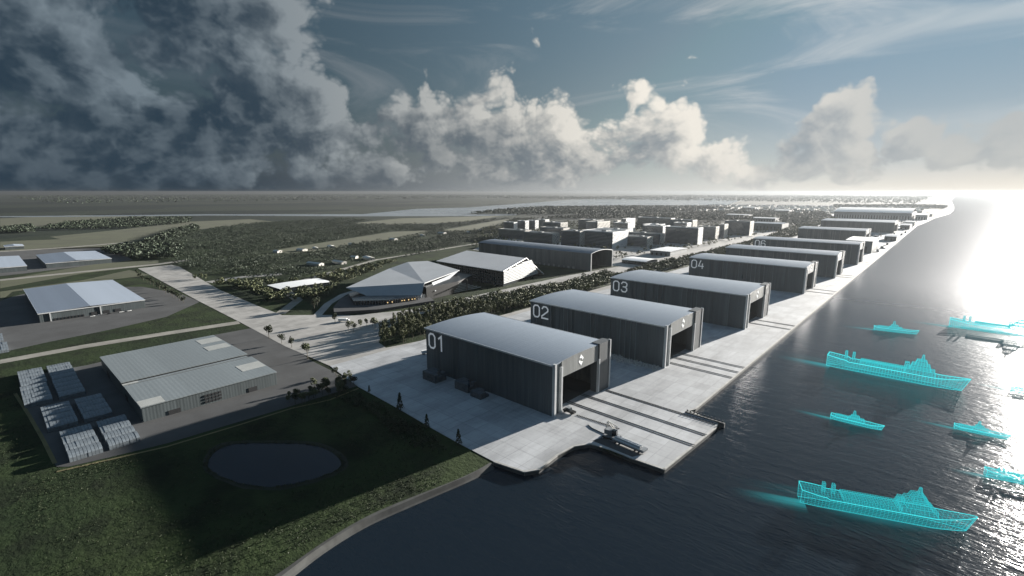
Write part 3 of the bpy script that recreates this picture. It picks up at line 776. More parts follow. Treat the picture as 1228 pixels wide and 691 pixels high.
for k in range(11):
    z = 5+k*2.9
    y0 = 1 if z < 26 else 1+(z-26)/11*90; y1 = 139-(z/38)*36
    if y1-y0 > 3: b.extr([(y0, z), (y1, z), (y1, z+1.8), (y0, z+1.8)], lambda u, v: (ex(u, -2.3), u, v), lambda u, v: (ex(u, -1.2), u, v))
b.build('louvre', M['trim'], wl_)
b = MB(); b.box(-178, 4, 1, 2.2, 0, 28); sd = b.build('side_wall', M['glass'], r)
b = MB()
for k in range(31): b.box(-176+k*5.8, -175.4+k*5.8, .3, .95, 0, 27)
for k in range(5): b.box(-177, 4, .2, .9, 3+k*5, 3.5+k*5)
b.build('window_grid', M['machine'], sd)
b = MB(); b.tube((-26, 103, 39), (-19.5, 151, 1.2), .9); b.tube((14.5, -8, 30), (-26, 103, 39), .8); b.build('verge_trim', M['white'], r)

# long dark hall with open end
r = thing('long_hall', 'long dark hall with pale edged roof and open black end', 'hall', (-573, 889, .2))
L, W, h = 350, 88, 38
b = MB(); b.box(-L, 0, 0, 1.5, 0, h-.5); b.box(-L, 0, W-1.5, W, 0, h-.5); b.box(-L, -L+1.5, 1.6, W-1.6, 0, h-.5); b.build('wall', M['wall'], r)
b = MB(); N = 12; up = [(-1+(W+2)*k/N, h+5*(1-((k-N/2)/(N/2))**2)) for k in range(N+1)]
b.extr(up+[(u, v-1.) for u, v in up[::-1]], lambda u, v: (-L-1, u, v), lambda u, v: (1, u, v)); rf = b.build('roof', M['roofdark'], r)
b = MB(); b.box(.02, 1.4, -1.1, 1.2, 0, h); b.box(.02, 1.4, W-1.0, W+1.1, 0, h)
for k in range(N): b.tube((1.3, up[k][0], up[k][1]-.2), (1.3, up[k+1][0], up[k+1][1]-.2), .8, 5)
b.build('end_frame', M['trim'], r)
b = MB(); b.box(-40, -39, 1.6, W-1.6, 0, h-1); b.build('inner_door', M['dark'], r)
b = MB()
for k in range(22): b.box(-340+k*14+random.uniform(-2, 2), -336+k*14, -.6, -.05, 0, 5)
b.build('door', M['machine'], r)

# ------------------------------------------------------------------ campus blocks
def block(label, X, Y, W, D, h, lit='towerpale', body='tower', roofhut=True, cat='building', grp=None, wins=True):
    r = thing('office_block', label, cat, (X, Y, .2), 0, grp)
    b = MB(); b.box(-W, 0, 0, D, 0, h); w_ = b.build('wall', M[body], r)
    b = MB(); b.box(-W-.3, -W+.8, -.3, D+.3, h, h+1.4); b.box(-.8, .3, -.3, D+.3, h, h+1.4); b.box(-W+.81, -.81, -.3, .8, h, h+1.4); b.box(-W+.81, -.81, D-.8, D+.3, h, h+1.4); b.build('parapet', M[lit], r)
    b = MB(); b.box(.05, .7, .3, D-.3, .1, h-.05); b.build('end_facade_sunlit', M[lit], r)  # sunlight on the end wall put into a paler colour than the body
    if roofhut and W > 12 and D > 12:
        b = MB(); x = random.uniform(.2, .6)*W; b.box(-x-W*.14, -x, D*.3, D*.65, h+.01, h+3.5); b.build('roof_hut', M['whroof'], r)
    if wins:
        b = MB(); nz = max(2, int(h/4.4)); 
        for k in range(nz):
            z = 2+k*(h-4)/nz
            b.box(-W+1.5, -1.5, -.28, -.03, z, z+1.7)
        b.build('window', M['glass'], w_)
        b = MB()
        nx = max(1, int(D/6))
        for k in range(nz):
            for j in range(nx):
                if (k*7+j*3) % 5 < 2: continue
                y = 1.2+j*(D-2)/nx; z = 2+k*(h-4)/nz; b.box(.72, .85, y, y+(D-2)/nx*.55, z, z+1.9)
        b.build('end_window', M['glass'], w_)
    return r
BL = [('wide dark block with a bright sunlit end wall behind the long hall', -762, 1298, 116, 92, 48),
 ('dark middle block joined left of the wide block behind the long hall', -862, 1269, 72, 40, 47),
 ('low dark block directly over the left half of the long hall roof', -935, 1225, 120, 36, 39),
 ('lowest blue grey block at the left end of the campus', -1128, 1318, 132, 34, 33),
 ('white framed tower, leftmost of the four in a row', -1405, 1564, 60, 24, 39),
 ('white framed tower, second of the four in a row', -1393, 1625, 44, 26, 43),
 ('white framed tower, third of the four in a row', -1390, 1690, 48, 26, 42),
 ('white framed tower, rightmost of the four in a row', -1387, 1760, 49, 30, 43),
 ('tall slab with striped sunlit end above the wide dark block', -1090, 1732, 57, 99, 46),
 ('very narrow tower right of the striped slab', -1010, 1755, 18, 24, 54),
 ('tall narrow tower with sunlit side next to the very narrow one', -964, 1741, 19, 75, 63),
 ('long dark slab at the back of the campus with white end', -1033, 2311, 181, 48, 40),
 ('dark lower block in front of the back slab', -696, 1484, 114, 34, 35),
 ('small pale topped block between the back slab and the front row', -892, 1858, 59, 84, 37),
 ('big grey cube block facing the pavilions', -606, 1566, 111, 40, 54),
 ('grey tower right behind the big cube block', -624, 1773, 60, 34, 46),
 ('slim tower squeezed behind the grey tower', -628, 1872, 20, 40, 50),
 ('last tall glassy block at the right end of the campus row', -586, 2032, 95, 50, 55)]
BL += [('low infill block in the gap right of the wide dark block', -700, 1402, 88, 40, 30), ('long infill block in the second row of the campus, middle', -830, 1500, 118, 50, 40),
 ('plain infill block in the second row, left of the long one', -962, 1450, 96, 40, 31), ('flat infill block before the striped slab', -1080, 1480, 110, 40, 34), ('square infill block left below the striped slab', -1182, 1600, 88, 50, 45),
 ('upright infill block standing behind the long infill block', -900, 1640, 60, 40, 54), ('bright sided infill block behind the lower block', -780, 1680, 78, 60, 46), ('rear infill block near the back slab', -820, 2050, 100, 50, 50),
 ('rear left infill block behind the striped slab', -1200, 1900, 100, 60, 42), ('slender bright infill tower behind the big cube block', -700, 1700, 48, 40, 60)]
for k, (lb, X, Y, W, D, h) in enumerate(BL):
    f4 = 4 <= k <= 7
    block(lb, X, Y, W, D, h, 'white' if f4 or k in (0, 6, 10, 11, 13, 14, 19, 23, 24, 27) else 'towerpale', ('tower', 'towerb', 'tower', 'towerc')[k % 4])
def lowhall(label, X, Y, W, D, h, wall='tower', roof='white', rise=2., name='low_hall', cat='hall'):
    r = thing(name, label, cat, (X, Y, .25))
    b = MB(); b.box(-W, 0, 0, D, 0, h-.4); b.build('wall', M[wall], r)
    b = MB(); N = 8; up = [(-1.2+(D+2.4)*k/N, h+rise*(1-((k-N/2)/(N/2))**2)) for k in range(N+1)]
    b.extr(up+[(u, v-.38) for u, v in up[::-1]], lambda u, v: (-W-1.5, u, v), lambda u, v: (1.5, u, v)); b.build('roof', M[roof], r)
    b = MB(); n_ = max(2, int(W/14))
    for k in range(n_): b.box(-W+3+k*(W-4)/n_, -W+3+k*(W-4)/n_+5, -.3, -.04, .3, h*.55)
    b.build('door', M['dark'], r)
    return r
lowhall('wide pale roofed shed at the right end of the campus', -557, 2392, 121, 115, 30, 'wall', 'roof')
lowhall('white flat roofed pavilion before the big cube block', -548, 1235, 57, 110, 13, 'tower', 'white', .8, 'pavilion', 'pavilion')
lowhall('white curved canopy pavilion beside the open end of the long hall', -520, 1040, 62, 62, 9, 'glass', 'white', 2.5, 'pavilion', 'pavilion')
lowhall('huge white roofed hall near the end of the quay', -190, 3830, 400, 470, 42, 'tower', 'white', 22)
lowhall('small white roofed shed at the water right of the huge white hall', -118, 3914, 58, 240, 30, 'towerpale', 'white', 4, 'quay_shed', 'shed')
lowhall('square pale roofed workshop between hangar 06 and the striped hangar', -158, 1672, 62, 150, 34, 'wall', 'white', 2, 'quay_shed', 'shed')
lowhall('low shed before the farthest blue roofed hangar', -138, 2150, 34, 120, 16, 'whwall', 'roof', 2, 'quay_shed', 'shed')
lowhall('narrow shed at the quay edge beside the farthest blue roofed hangar', -142, 2850, 34, 150, 20, 'whwall', 'roof', 2, 'quay_shed', 'shed')
lowhall('tiny pale shed at the quay edge before the huge white hall', -140, 3150, 40, 120, 20, 'towerpale', 'roof', 2, 'quay_shed', 'shed')
lowhall('far pale roofed hall beyond the campus trees, nearer one', -760, 3100, 120, 90, 18, 'tower', 'white', 3)
lowhall('far pale roofed hall beyond the campus trees, farther one', -1010, 3450, 140, 90, 18, 'tower', 'white', 3)
lowhall('distant pale hall left of the huge white hall', -981, 4384, 110, 160, 22, 'tower', 'white', 4)
lowhall('distant pale hall by the bright lagoon end', -1403, 4968, 112, 130, 23, 'tower', 'white', 4)
lowhall('long low white roofed greenhouse by the boulevard', -838, 336, 52, 92, 6.5, 'glass', 'white', 1., 'greenhouse', 'greenhouse')
# far town of small pale roofs, too many to single out
b = MB()
for k in range(900):
    t_ = random.random(); X = -2400+2300*random.random()**.8; Y = random.uniform(4300, 6600)
    if X > -110-(0 if Y < 5000 else 80) or random.random() > .75: continue
    w_ = random.uniform(14, 45); d_ = random.uniform(14, 60); h_ = random.uniform(5, 15)
    b.box(X-w_, X, Y, Y+d_, 0, h_)
    b.quad((X-w_-1, Y-1, h_+.2), (X+1, Y-1, h_+.2), (X+1, Y+d_/2, h_+4), (X-w_-1, Y+d_/2, h_+4)); b.quad((X-w_-1, Y+d_/2, h_+4), (X+1, Y+d_/2, h_+4), (X+1, Y+d_+1, h_+.2), (X-w_-1, Y+d_+1, h_+.2))
tag(b.build('far_town', M['towerpale'], recalc=False), 'distant scatter of small pale roofed buildings beyond the quay end', 'town', kind='stuff')
b = MB()
for k in range(170):
    X = random.uniform(-230, -137); Y = random.uniform(1700, 3700); s_ = random.uniform(2, 9)
    if -205 > X-s_ and 1930 < Y < 2085 or X < -150 and (1650 < Y < 1850 or 1930 < Y < 2290 or 2540 < Y < 2780 or 2830 < Y < 3300): continue
    b.box(X-s_, X, Y, Y+s_*random.uniform(1, 3), .3, .3+random.uniform(2, 9))
    if k % 7 == 0: b.tube((X, Y, .3), (X, Y, 22+random.random()*10), .7, 4)
tag(b.build('yard_clutter', M['tower']), 'clutter of containers, gear and masts on the far quay', 'yard clutter', kind='stuff')

# small houses in the woods
def house(px, py, w_, d_, lb):
    x, y = P(px, py)
    r = thing('house', lb, 'house', (x, y, 0), R(random.uniform(-25, 25)), 'small pale roofed houses among the trees')
    b = MB(); b.box(-w_/2, w_/2, -d_/2, d_/2, 0, 5); b.build('wall', M['towerpale'], r)
    b = MB(); b.extr([(-d_/2-1, 5.05), (d_/2+1, 5.05), (0, 7.2)], lambda u, v: (-w_/2-1, u, v), lambda u, v: (w_/2+1, u, v)); b.build('roof', M['towerpale'], r)
    b = MB(); b.box(w_/2+.02, w_/2+.2, -1, 1, 0, 3); b.build('door', M['dark'], r)
for k, (px, py, w_, d_, lb) in enumerate([(333, 303, 20, 16, 'leftmost pale house among dark trees at the field corner'), (362, 301, 30, 18, 'wide pale roofed house right of the leftmost one by the long field'), (378, 299, 20, 14, 'small house between two wider ones along the long field'),
    (397, 297, 30, 18, 'bright roofed house at the middle of the long field edge'), (421, 294, 16, 12, 'tiny house right of the bright one along the long field'), (472, 288, 26, 18, 'white roofed house in woods above the angular hall'),
    (507, 283.5, 30, 16, 'faint roofed house in woods left of the brightest far one'), (530, 280.5, 34, 18, 'brightest far house in the woods before the green clearing'), (562, 279.5, 18, 14, 'far house in the woods right of the brightest one'),
    (576, 277, 18, 14, 'farthest small house in the woods toward the campus'), (442, 311, 40, 18, 'long pale house near the slanting road'), (407, 316, 44, 14, 'long low pale house left beside the slanting road'), (378, 318, 46, 14, 'grey roofed house row at the tree edge by the slanting road'), (425, 310, 16, 12, 'small house between the two long pale ones by the road')]):
    house(px, py, w_, d_, lb)
lorry('white lorry parked behind hangar 01 at the tree belt', -398, 306, R(70), M['white'])
lorry('pale long lorry under the trees by the museum forecourt road', -585, 312, R(40), M['white'])

# ------------------------------------------------------------------ trees
def crown_mesh(seed, rx, rz, zc, n, leaf, shape='round', lob=4):
    rr = np.random.default_rng(seed)
    cl = []
    for k in range(lob):
        a = rr.uniform(0, 6.28); q = rr.uniform(.25, .62)*rx
        cl.append((q*math.cos(a), q*math.sin(a), zc+rr.uniform(-.55, .55)*rz, rx*rr.uniform(.42, .62), rz*rr.uniform(.4, .6)))
    cl.append((0, 0, zc, rx*.6, rz*.8))
    v = []; f = []
    for i in range(n):
        if shape == 'cone':
            t = rr.random()**.8; rad = rx*(1-t)*rr.uniform(.45, 1.)+.15; a = rr.uniform(0, 6.28)
            c = np.array([rad*math.cos(a), rad*math.sin(a), zc-rz+2*rz*t])
        else:
            q = cl[rr.integers(len(cl))]
            d = rr.normal(size=3); d /= np.linalg.norm(d); s = rr.uniform(.55, 1.)**.6
            c = np.array([q[0]+d[0]*q[3]*s, q[1]+d[1]*q[3]*s, q[2]+d[2]*q[4]*s])
        n_ = rr.normal(size=3); n_[2] += .5; n_ /= np.linalg.norm(n_)
        u = np.cross(n_, [0.3, .1, 1.]); u /= np.linalg.norm(u); w_ = np.cross(n_, u)
        s1, s2 = leaf*rr.uniform(.6, 1.2), leaf*rr.uniform(.4, .9); i0 = len(v)
        v += [tuple(c+u*s1), tuple(c+w_*s2), tuple(c-u*s1), tuple(c-w_*s2)]; f.append((i0, i0+1, i0+2, i0+3))
    return v, f
def trunk_mb(h, r, seed, limbs=4):
    rr = random.Random(seed); b = MB(); b.tube((0, 0, -.3), (rr.uniform(-.3, .3), rr.uniform(-.3, .3), h), r, 6, r*.5)
    for k in range(limbs):
        a = rr.uniform(0, 6.28); z = h*rr.uniform(.5, .9); l = h*.35
        b.tube((0, 0, z), (l*math.cos(a), l*math.sin(a), z+l*.8), r*.4, 4, r*.15)
    return b
def proto(name, label, cat, seed, rx, rz, zc, n, leaf, th, tr, lm='leaf', shape='round'):
    r = thing(name, label, cat)
    b = MB(); b.v, b.f = crown_mesh(seed, rx, rz, zc, n, leaf, shape); b.build('crown', M[lm], r, recalc=False)
    trunk_mb(th, tr, seed).build('trunk', M['bark'], r)
    return r
BP = [proto('broadleaf_tree', '', 'tree', 10+k, 3.9+.5*(k % 3), 4.6+.5*(k % 2), 9.3+.4*(k % 3), 330, .72, 8., .32) for k in range(5)]
BD = [proto('broadleaf_tree', '', 'tree', 40+k, 4.2+.4*k, 4.8, 8.8, 340, .75, 8., .35, 'leafdark') for k in range(3)]
PN = [proto('conifer_tree', '', 'conifer', 60+k, 3.2+.4*k, 6.6, 8., 260, .85, 11, .3, 'leafdark', 'cone') for k in range(2)]
used = set()
def plant(pool, x, y, s, label, group, sz=None):
    src = random.choice(pool); z = .12
    if src.name not in used:
        used.add(src.name); o = src; o.location = (x, y, z); o.rotation_euler = (0, 0, random.random()*6.28); o.scale = (s, s, sz or s); o['label'] = label; o['group'] = group
        return o
    return dup(src, (x, y, z), random.random()*6.28, (s, s, sz or s), label, group)
grass_poly = []
# tree belt between hangars 01-02 and the angular hall
beltpoly = [(-448, 287), (-440, 330), (-452, 420), (-452, 560), (-455, 760), (-470, 860), (-520, 860), (-512, 700), (-530, 560), (-545, 450), (-536, 370), (-505, 318), (-470, 292)]
sheet('planting_bed', beltpoly, .26, M['grass'])
bp = []
y = 290.
while y < 858:
    x = -548.
    while x < -440:
        q = np.array([[x+random.uniform(-2.3, 2.3), y+random.uniform(-2.3, 2.3)]])
        if inpoly(q, beltpoly)[0]: bp.append(tuple(q[0]))
        x += 8.4
    y += 8.2
bp.sort(key=lambda p: math.hypot(*p))
for k, (x, y) in enumerate(bp[:215]):
    plant(BP, x, y, random.uniform(.56, .84), 'dense leafy tree in the packed belt behind hangar 01', 'trees packed in the belt behind hangar 01', random.uniform(.85, 1.4))
def mass(name, pts, size, label, m, quads=46, leaf=1.5, zc=.62):
    """a wood that reads as one mass: every tree a cloud of leaf clumps"""
    n = len(pts); P0 = np.asarray(pts, float); sz = np.asarray(size, float)
    tot = n*quads; ti = np.repeat(np.arange(n), quads)
    d = rng.normal(size=(tot, 3)); d /= np.linalg.norm(d, axis=1)[:, None]
    rad = rng.uniform(.5, 1., tot)
    c = np.empty((tot, 3)); s = sz[ti]
    lob = rng.normal(size=(n, 2))[ti]*.12
    c[:, 0] = P0[ti, 0]+(d[:, 0]*.36*rad+lob[:, 0])*s; c[:, 1] = P0[ti, 1]+(d[:, 1]*.36*rad+lob[:, 1])*s; c[:, 2] = (zc+d[:, 2]*.36*rad)*s
    nn = rng.normal(size=(tot, 3)); nn[:, 2] += .6; nn /= np.linalg.norm(nn, axis=1)[:, None]
    u = np.cross(nn, np.array([.3, .1, 1.])); u /= np.linalg.norm(u, axis=1)[:, None]; w_ = np.cross(nn, u)
    l1 = (leaf*s*.085*rng.uniform(.6, 1.3, tot))[:, None]; l2 = (leaf*s*.085*rng.uniform(.5, 1., tot))[:, None]
    v = np.stack([c+u*l1, c+w_*l2, c-u*l1, c-w_*l2], 1).reshape(-1, 3)
    me = bpy.data.meshes.new(name); me.vertices.add(len(v)); me.vertices.foreach_set('co', v.ravel())
    me.loops.add(tot*4); me.loops.foreach_set('vertex_index', np.arange(tot*4, dtype=np.int32))
    me.polygons.add(tot); me.polygons.foreach_set('loop_start', np.arange(0, tot*4, 4, dtype=np.int32))
    me.update(calc_edges=True); me.validate(); me.materials.append(m)
    return tag(link(name, me), label, 'trees', kind='stuff')
rest = bp[215:]
mass('tree_belt', rest, [random.uniform(11, 16) for _ in rest], 'far end of the packed tree belt behind hangar 02', M['leaf'], 80, 1.0)
# individually placed trees
def row(pts, pool, s, label, group):
    for (px, py) in pts: x, y = P(px, py); plant(pool, x, y, s*random.uniform(.88, 1.12), label, group)
row([(322.8, 406)], BD, 1.15, 'round dark tree at the left of the short row above the slotted warehouse', 'short row of trees above the slotted warehouse')
row([(338, 412)], BD, .85, 'small dark tree, second in the short row above the slotted warehouse', 'short row of trees above the slotted warehouse')
row([(350, 417)], BD, .95, 'round tree, third in the short row above the slotted warehouse', 'short row of trees above the slotted warehouse')
row([(369, 431)], BP, 1.25, 'tallest pale leaved tree at the right end of the short row', 'short row of trees above the slotted warehouse')
row([(377, 371), (381, 369)], BD, 1.3, 'tall dark tree in the pair at the corner of the angular hall', 'pair of tall trees at the angular hall corner')
row([(402, 388)], BD, .95, 'lone round tree before the glass front of the angular hall', 'lone tree')
row([(418, 397), (424, 398), (432, 394), (440, 392), (447, 391), (450, 394)], BP, .9, 'slim tree in the small group left of the packed belt', 'small tree group left of the packed belt')
row([(165+k*3.9+random.uniform(-1.5, 1.5), 332+k*2.25+random.uniform(-1.2, 1.2)) for k in range(15)], BD, .95, 'dark bushy tree in the row along the yard of the blue grey warehouse', 'tree row along the blue grey warehouse yard')
cp_ = []
while len(cp_) < 34:
    q = (random.uniform(346, 428), random.uniform(447, 490))
    if inpoly(np.array([q]), [(346, 482), (352, 476), (375, 462), (400, 449), (412, 449), (430, 462), (428, 470), (395, 477), (370, 484), (350, 488)])[0]: cp_.append(q)
row(cp_, BP+BD, .68, 'slender tree in the dense clump between the yard and the dark meadow', 'clump of trees between yard and meadow')
row([(443, 471)], PN, .5, 'small conifer where the meadow meets the road and apron', 'conifers along the meadow edge')
row([(480, 493)], PN, .95, 'largest dark conifer along the meadow edge by the apron', 'conifers along the meadow edge')
row([(512, 514)], PN, .75, 'middle dark conifer along the meadow edge by the apron', 'conifers along the meadow edge')
row([(550, 533)], PN, .85, 'conifer nearest the water on the meadow edge by the apron', 'conifers along the meadow edge')
for src in BP+BD+PN:
    if src.name not in used:
        for ch in list(src.children): bpy.data.objects.remove(ch)
        bpy.data.objects.remove(src)
# masses of trees
def scatter(poly, n, minus=(), clump=0):
    pts = np.array(poly); lo, hi = pts.min(0), pts.max(0); out = np.empty((0, 2))
    while len(out) < n:
        q = rng.uniform(lo, hi, (n*2, 2)); q = q[inpoly(q, poly)]
        for mpoly in minus: q = q[~inpoly(q, mpoly)]
        if clump:
            c_ = np.sin(q[:, 0]/37+1.3*np.sin(q[:, 1]/61))*np.sin(q[:, 1]/43+1.1*np.sin(q[:, 0]/29))+.6*np.sin(q[:, 0]/13)*np.sin(q[:, 1]/17); q = q[rng.random(len(q)) < np.clip(.55+clump*c_, .03, 1)]
        if len(q) == 0: break
        out = np.vstack([out, q])
    return out[:n]
FW_ = [PL(f) for f in FIELDS]
roadpolys = [rect(-1420, -440, 205, 306), rect(-910, -820, 325, 440)]
seg_ = [(-690, 272), (-760, 330), (-830, 345), (-900, 372), (-980, 508), (-1073, 669), (-1105, 823), (-1160, 1065), (-1194, 1258), (-1240, 1500)]
for p0, p1 in zip(seg_[:-1], seg_[1:]): roadpolys.append([(p0[0]-14, p0[1]-6), (p0[0]+14, p0[1]-6), (p1[0]+14, p1[1]+6), (p1[0]-14, p1[1]+6)])
hs = [rect(P(px, py)[0]-32, P(px, py)[0]+60, P(px, py)[1]-50, P(px, py)[1]+18) for px, py in ((333, 303), (362, 301), (378, 299), (397, 297), (472, 288), (530, 280.5), (442, 311), (407, 316), (378, 318), (562, 279.5), (507, 283.5))]
Fa = PL([(225, 329), (190, 312), (165, 300), (168, 292), (215, 284), (238, 277), (300, 268), (420, 262), (470, 268), (520, 270), (600, 262.5), (640, 262), (640, 266), (600, 274), (605, 284), (560, 292), (520, 303), (470, 312), (440, 316), (400, 327), (360, 336), (320, 340), (280, 330)])
w1 = scatter(Fa, 26000, FW_+roadpolys+hs, .55)
mass('forest', w1, rng.uniform(5., 9., len(w1))*rng.choice([.8, 1., 1., 1.45], len(w1)), 'broad dark woodland with clearings behind the halls', M['wood'], 18, 1.35)
Fb = [PL([(40, 276), (80, 268), (160, 262), (230, 262), (228, 268), (160, 274), (100, 276)]), PL([(170, 293), (205, 279), (235, 271), (240, 278), (200, 290)]), PL([(0, 275), (38, 271), (42, 279), (0, 281)]), PL([(120, 303), (150, 296), (220, 296), (215, 310), (160, 313)])]
for k, f in enumerate(Fb):
    w = scatter(f, (1800, 700, 500, 600)[k])
    mass('tree_clump', w, rng.uniform(11, 19, len(w)), ['long dark wood island on the left plain', 'dark copse left of the broad woodland', 'small dark copse at the left picture edge', 'low scrub wood beside the far left warehouse'][k], M['wood'], 14, 2.1)
Fi = PL([(566, 257), (600, 252.5), (650, 249), (760, 248), (850, 248.5), (878, 251), (800, 256), (700, 258.3), (620, 258)])
w = scatter(Fi, 5000); mass('lagoon_wood', w, rng.uniform(14, 26, len(w)), 'flat wooded island beside the bright lagoon', M['wood'], 10, 2.6)
Fd = PL([(640, 263), (700, 259.5), (800, 257), (900, 252), (985, 254.5), (1000, 262), (985, 267), (950, 272), (930, 264), (850, 266), (760, 263)])
w = scatter(Fd, 6000); mass('forest', w, rng.uniform(12, 20, len(w)), 'thinner woodland beyond the campus blocks', M['wood'], 12, 2.3)
Ff = PL([(1000, 249.5), (1000, 247), (1090, 246.5), (1138, 248), (1132, 251), (1085, 249.5)])
w = scatter(Ff, 1500); mass('forest', w, rng.uniform(16, 26, len(w)), 'low wood line behind the huge white hall', M['wood'], 8, 3.)
far_ = np.vstack([scatter([(-30000, 800), (-9000, 800), (-9000, 14000), (-30000, 20000)], 9000), scatter([(-9000, 9000), (-9000, 22000), (-600, 22000), (-400, 8500), (-3000, 9000)], 7000)])
mass('far_woods', far_, rng.uniform(20, 42, len(far_)), 'endless low woods toward the horizon', M['wood'], 6, 4.)
bldr = [rect(X-W-6, X+8, Y-8, Y+D+8) for (_, X, Y, W, D, h) in BL]+[rect(-930, -565, 880, 985), rect(-610, -450, 1030, 1400)]
ct = scatter([(-570, 1000), (-560, 2500), (-1100, 2900), (-1700, 2200), (-1600, 1560), (-1250, 1180), (-1080, 1010)], 2300, bldr, .6)
mass('campus_trees', ct, rng.uniform(8, 14, len(ct)), 'loose trees around and behind the campus blocks', M['leaf'], 24, 1.7)
scr = scatter([(-372, 200), (-300, 199), (-236, 195), (-212, 192), (-250, 176), (-320, 186), (-380, 180)], 420, (), .6)
mass('scrub', scr, rng.uniform(1.2, 4.2, len(scr)), 'dark low scrub along the meadow edge beside the apron', M['leafdark'], 26, 1.6, .45)
mead = scatter([(-400, 190), (-230, 185), (-205, 165), (-215, 110), (-215, 70), (-250, 0), (-640, -20), (-640, 0), (-590, 3), (-400, 4), (-372, 60), (-364, 140)], 5200, [[(-345, 70), (-345, 150), (-262, 150), (-262, 70)]], .6)
mass('meadow_tufts', mead, rng.uniform(.5, 1.5, len(mead)), 'rough grass tufts all over the dark meadow round the pond', M['tuft'], 8, 2.2, .3)
pe = []
for k in range(700):
    a = random.uniform(0, 6.28); q_ = P(245+80*(1-math.cos(a))+5*math.sin(2*a+1), 555-(26+3*math.sin(3*a))*math.sin(a)); f_ = abs(random.gauss(0, .045))+.995
    pe.append((-303+(q_[0]+303)*f_, 105+(q_[1]-105)*f_))
mass('pond_reeds', pe, rng.uniform(.5, 1.7, len(pe)), 'uneven fringe of reeds round the dark pond', M['tuft'], 9, 2., .35)
Fav = [(-448, 900), (-444, 1300), (-446, 1900), (-450, 2700), (-520, 2700), (-500, 1900), (-492, 1300), (-500, 1010), (-492, 900)]
w = scatter(Fav, 1900, [rect(-476, -460, 900, 2700)]); mass('avenue_trees', w, rng.uniform(9, 15, len(w)), 'double band of trees along the avenue behind hangars 03 to 06', M['leaf'], 34, 1.6)
Fs = PL([(945, 275), (985, 262), (1005, 263), (985, 270), (960, 278), (925, 291), (905, 292)])
w = scatter(Fs, 900); mass('avenue_trees', w, rng.uniform(9, 15, len(w)), 'loose trees around the far end of the avenue', M['leaf'], 24, 1.8)
Fr = PL([(205, 338), (240, 333), (300, 340), (345, 341), (400, 330), (440, 321), (480, 312), (470, 318), (440, 330), (410, 342), (395, 356), (370, 360), (325, 364), (300, 350), (262, 345)])
w = scatter(Fr, 330, [rect(-905, -825, 320, 445), rect(-1080, -1010, 270, 440), rect(-1400, -440, 205, 276)])
mass('roadside_trees', w, rng.uniform(8, 14, len(w)), 'scattered roadside trees around the greenhouse and boulevard', M['leaf'], 40, 1.5)
tb = MB()
# ------------------------------------------------------------------ hologram ships
M['wake'] = None
def wake_mat():
    m, t, b = newmat('hologram_wake'); nt = m.node_tree; out = nt.nodes['Material Output']
    o = t.obj(); s = t.sep(o)
    n = t.noise(t.vm('MULTIPLY', o, (.03, 1.1, 1)), 1., 4, .7)
    fade = t.m('MULTIPLY', t.sm(s[0], -1., 0.), 1.)
    side = t.sm(t.m('ABSOLUTE', s[1]), .1, 1., 1., 0.)
    f = t.m('MULTIPLY', t.m('MULTIPLY', t.sm(n, .38, .8), t.m('POWER', fade, 1.3)), t.m('MULTIPLY', side, .8), clamp=True)
    e = t.n('ShaderNodeEmission'); e.inputs[0].default_value = (.05, .60, .66, 1); e.inputs[1].default_value = .22
    tr = t.n('ShaderNodeBsdfTransparent'); mx = t.n('ShaderNodeMixShader')
    nt.links.new(f, mx.inputs[0]); nt.links.new(tr.outputs[0], mx.inputs[1]); nt.links.new(e.outputs[0], mx.inputs[2]); nt.links.new(mx.outputs[0], out.inputs[0])
    return m
M['wake'] = wake_mat()
def halo_mat():
    m, t, b = newmat('hologram_halo'); nt = m.node_tree; out = nt.nodes['Material Output']
    r_ = t.vm('LENGTH', t.obj(), out=1)
    f = t.m('MULTIPLY', t.m('POWER', t.sm(r_, .25, 1., 1., 0.), 1.5), .42)
    e = t.n('ShaderNodeEmission'); e.inputs[0].default_value = (.02, .36, .42, 1); e.inputs[1].default_value = .16
    tr = t.n('ShaderNodeBsdfTransparent'); mx = t.n('ShaderNodeMixShader')
    nt.links.new(f, mx.inputs[0]); nt.links.new(tr.outputs[0], mx.inputs[1]); nt.links.new(e.outputs[0], mx.inputs[2]); nt.links.new(mx.outputs[0], out.inputs[0])
    return m
M['halo'] = halo_mat()
def wired(name, mb, parent, th):
    o = mb.build(name, M['cyan'], parent, recalc=True)
    w = o.modifiers.new('lines', 'WIREFRAME'); w.thickness = th; w.use_replace = True; w.use_even_offset = False; w.use_boundary = True
    me2 = o.data.copy(); me2.materials.clear(); me2.materials.append(M['cyanskin'])
    link('light_skin', me2, o)
    return o
def gridbox(b, x0, x1, y0, y1, z0, z1, nx, ny, nz, taper=0.):
    def face(f, na, nb):
        i = len(b.v)
        for a in range(na+1):
            for c in range(nb+1): b.v.append(f(a/na, c/nb))
        for a in range(na):
            for c in range(nb): q = i+a*(nb+1)+c; b.f.append((q, q+1, q+nb+2, q+nb+1))
    k = lambda z: 1-taper*(z-z0)/(z1-z0)
    xm, ym = (x0+x1)/2, (y0+y1)/2
    X = lambda u, z: xm+(x0-xm+(x1-x0)*u)*k(z); Y = lambda u, z: ym+(y0-ym+(y1-y0)*u)*k(z); Z = lambda u: z0+(z1-z0)*u
    face(lambda u, v: (X(u, Z(v)), Y(0, Z(v)), Z(v)), nx, nz); face(lambda u, v: (X(u, Z(v)), Y(1, Z(v)), Z(v)), nx, nz)
    face(lambda u, v: (X(0, Z(v)), Y(u, Z(v)), Z(v)), ny, nz); face(lambda u, v: (X(1, Z(v)), Y(u, Z(v)), Z(v)), ny, nz)
    face(lambda u, v: (X(u, z1), Y(v, z1), z1), nx, ny)
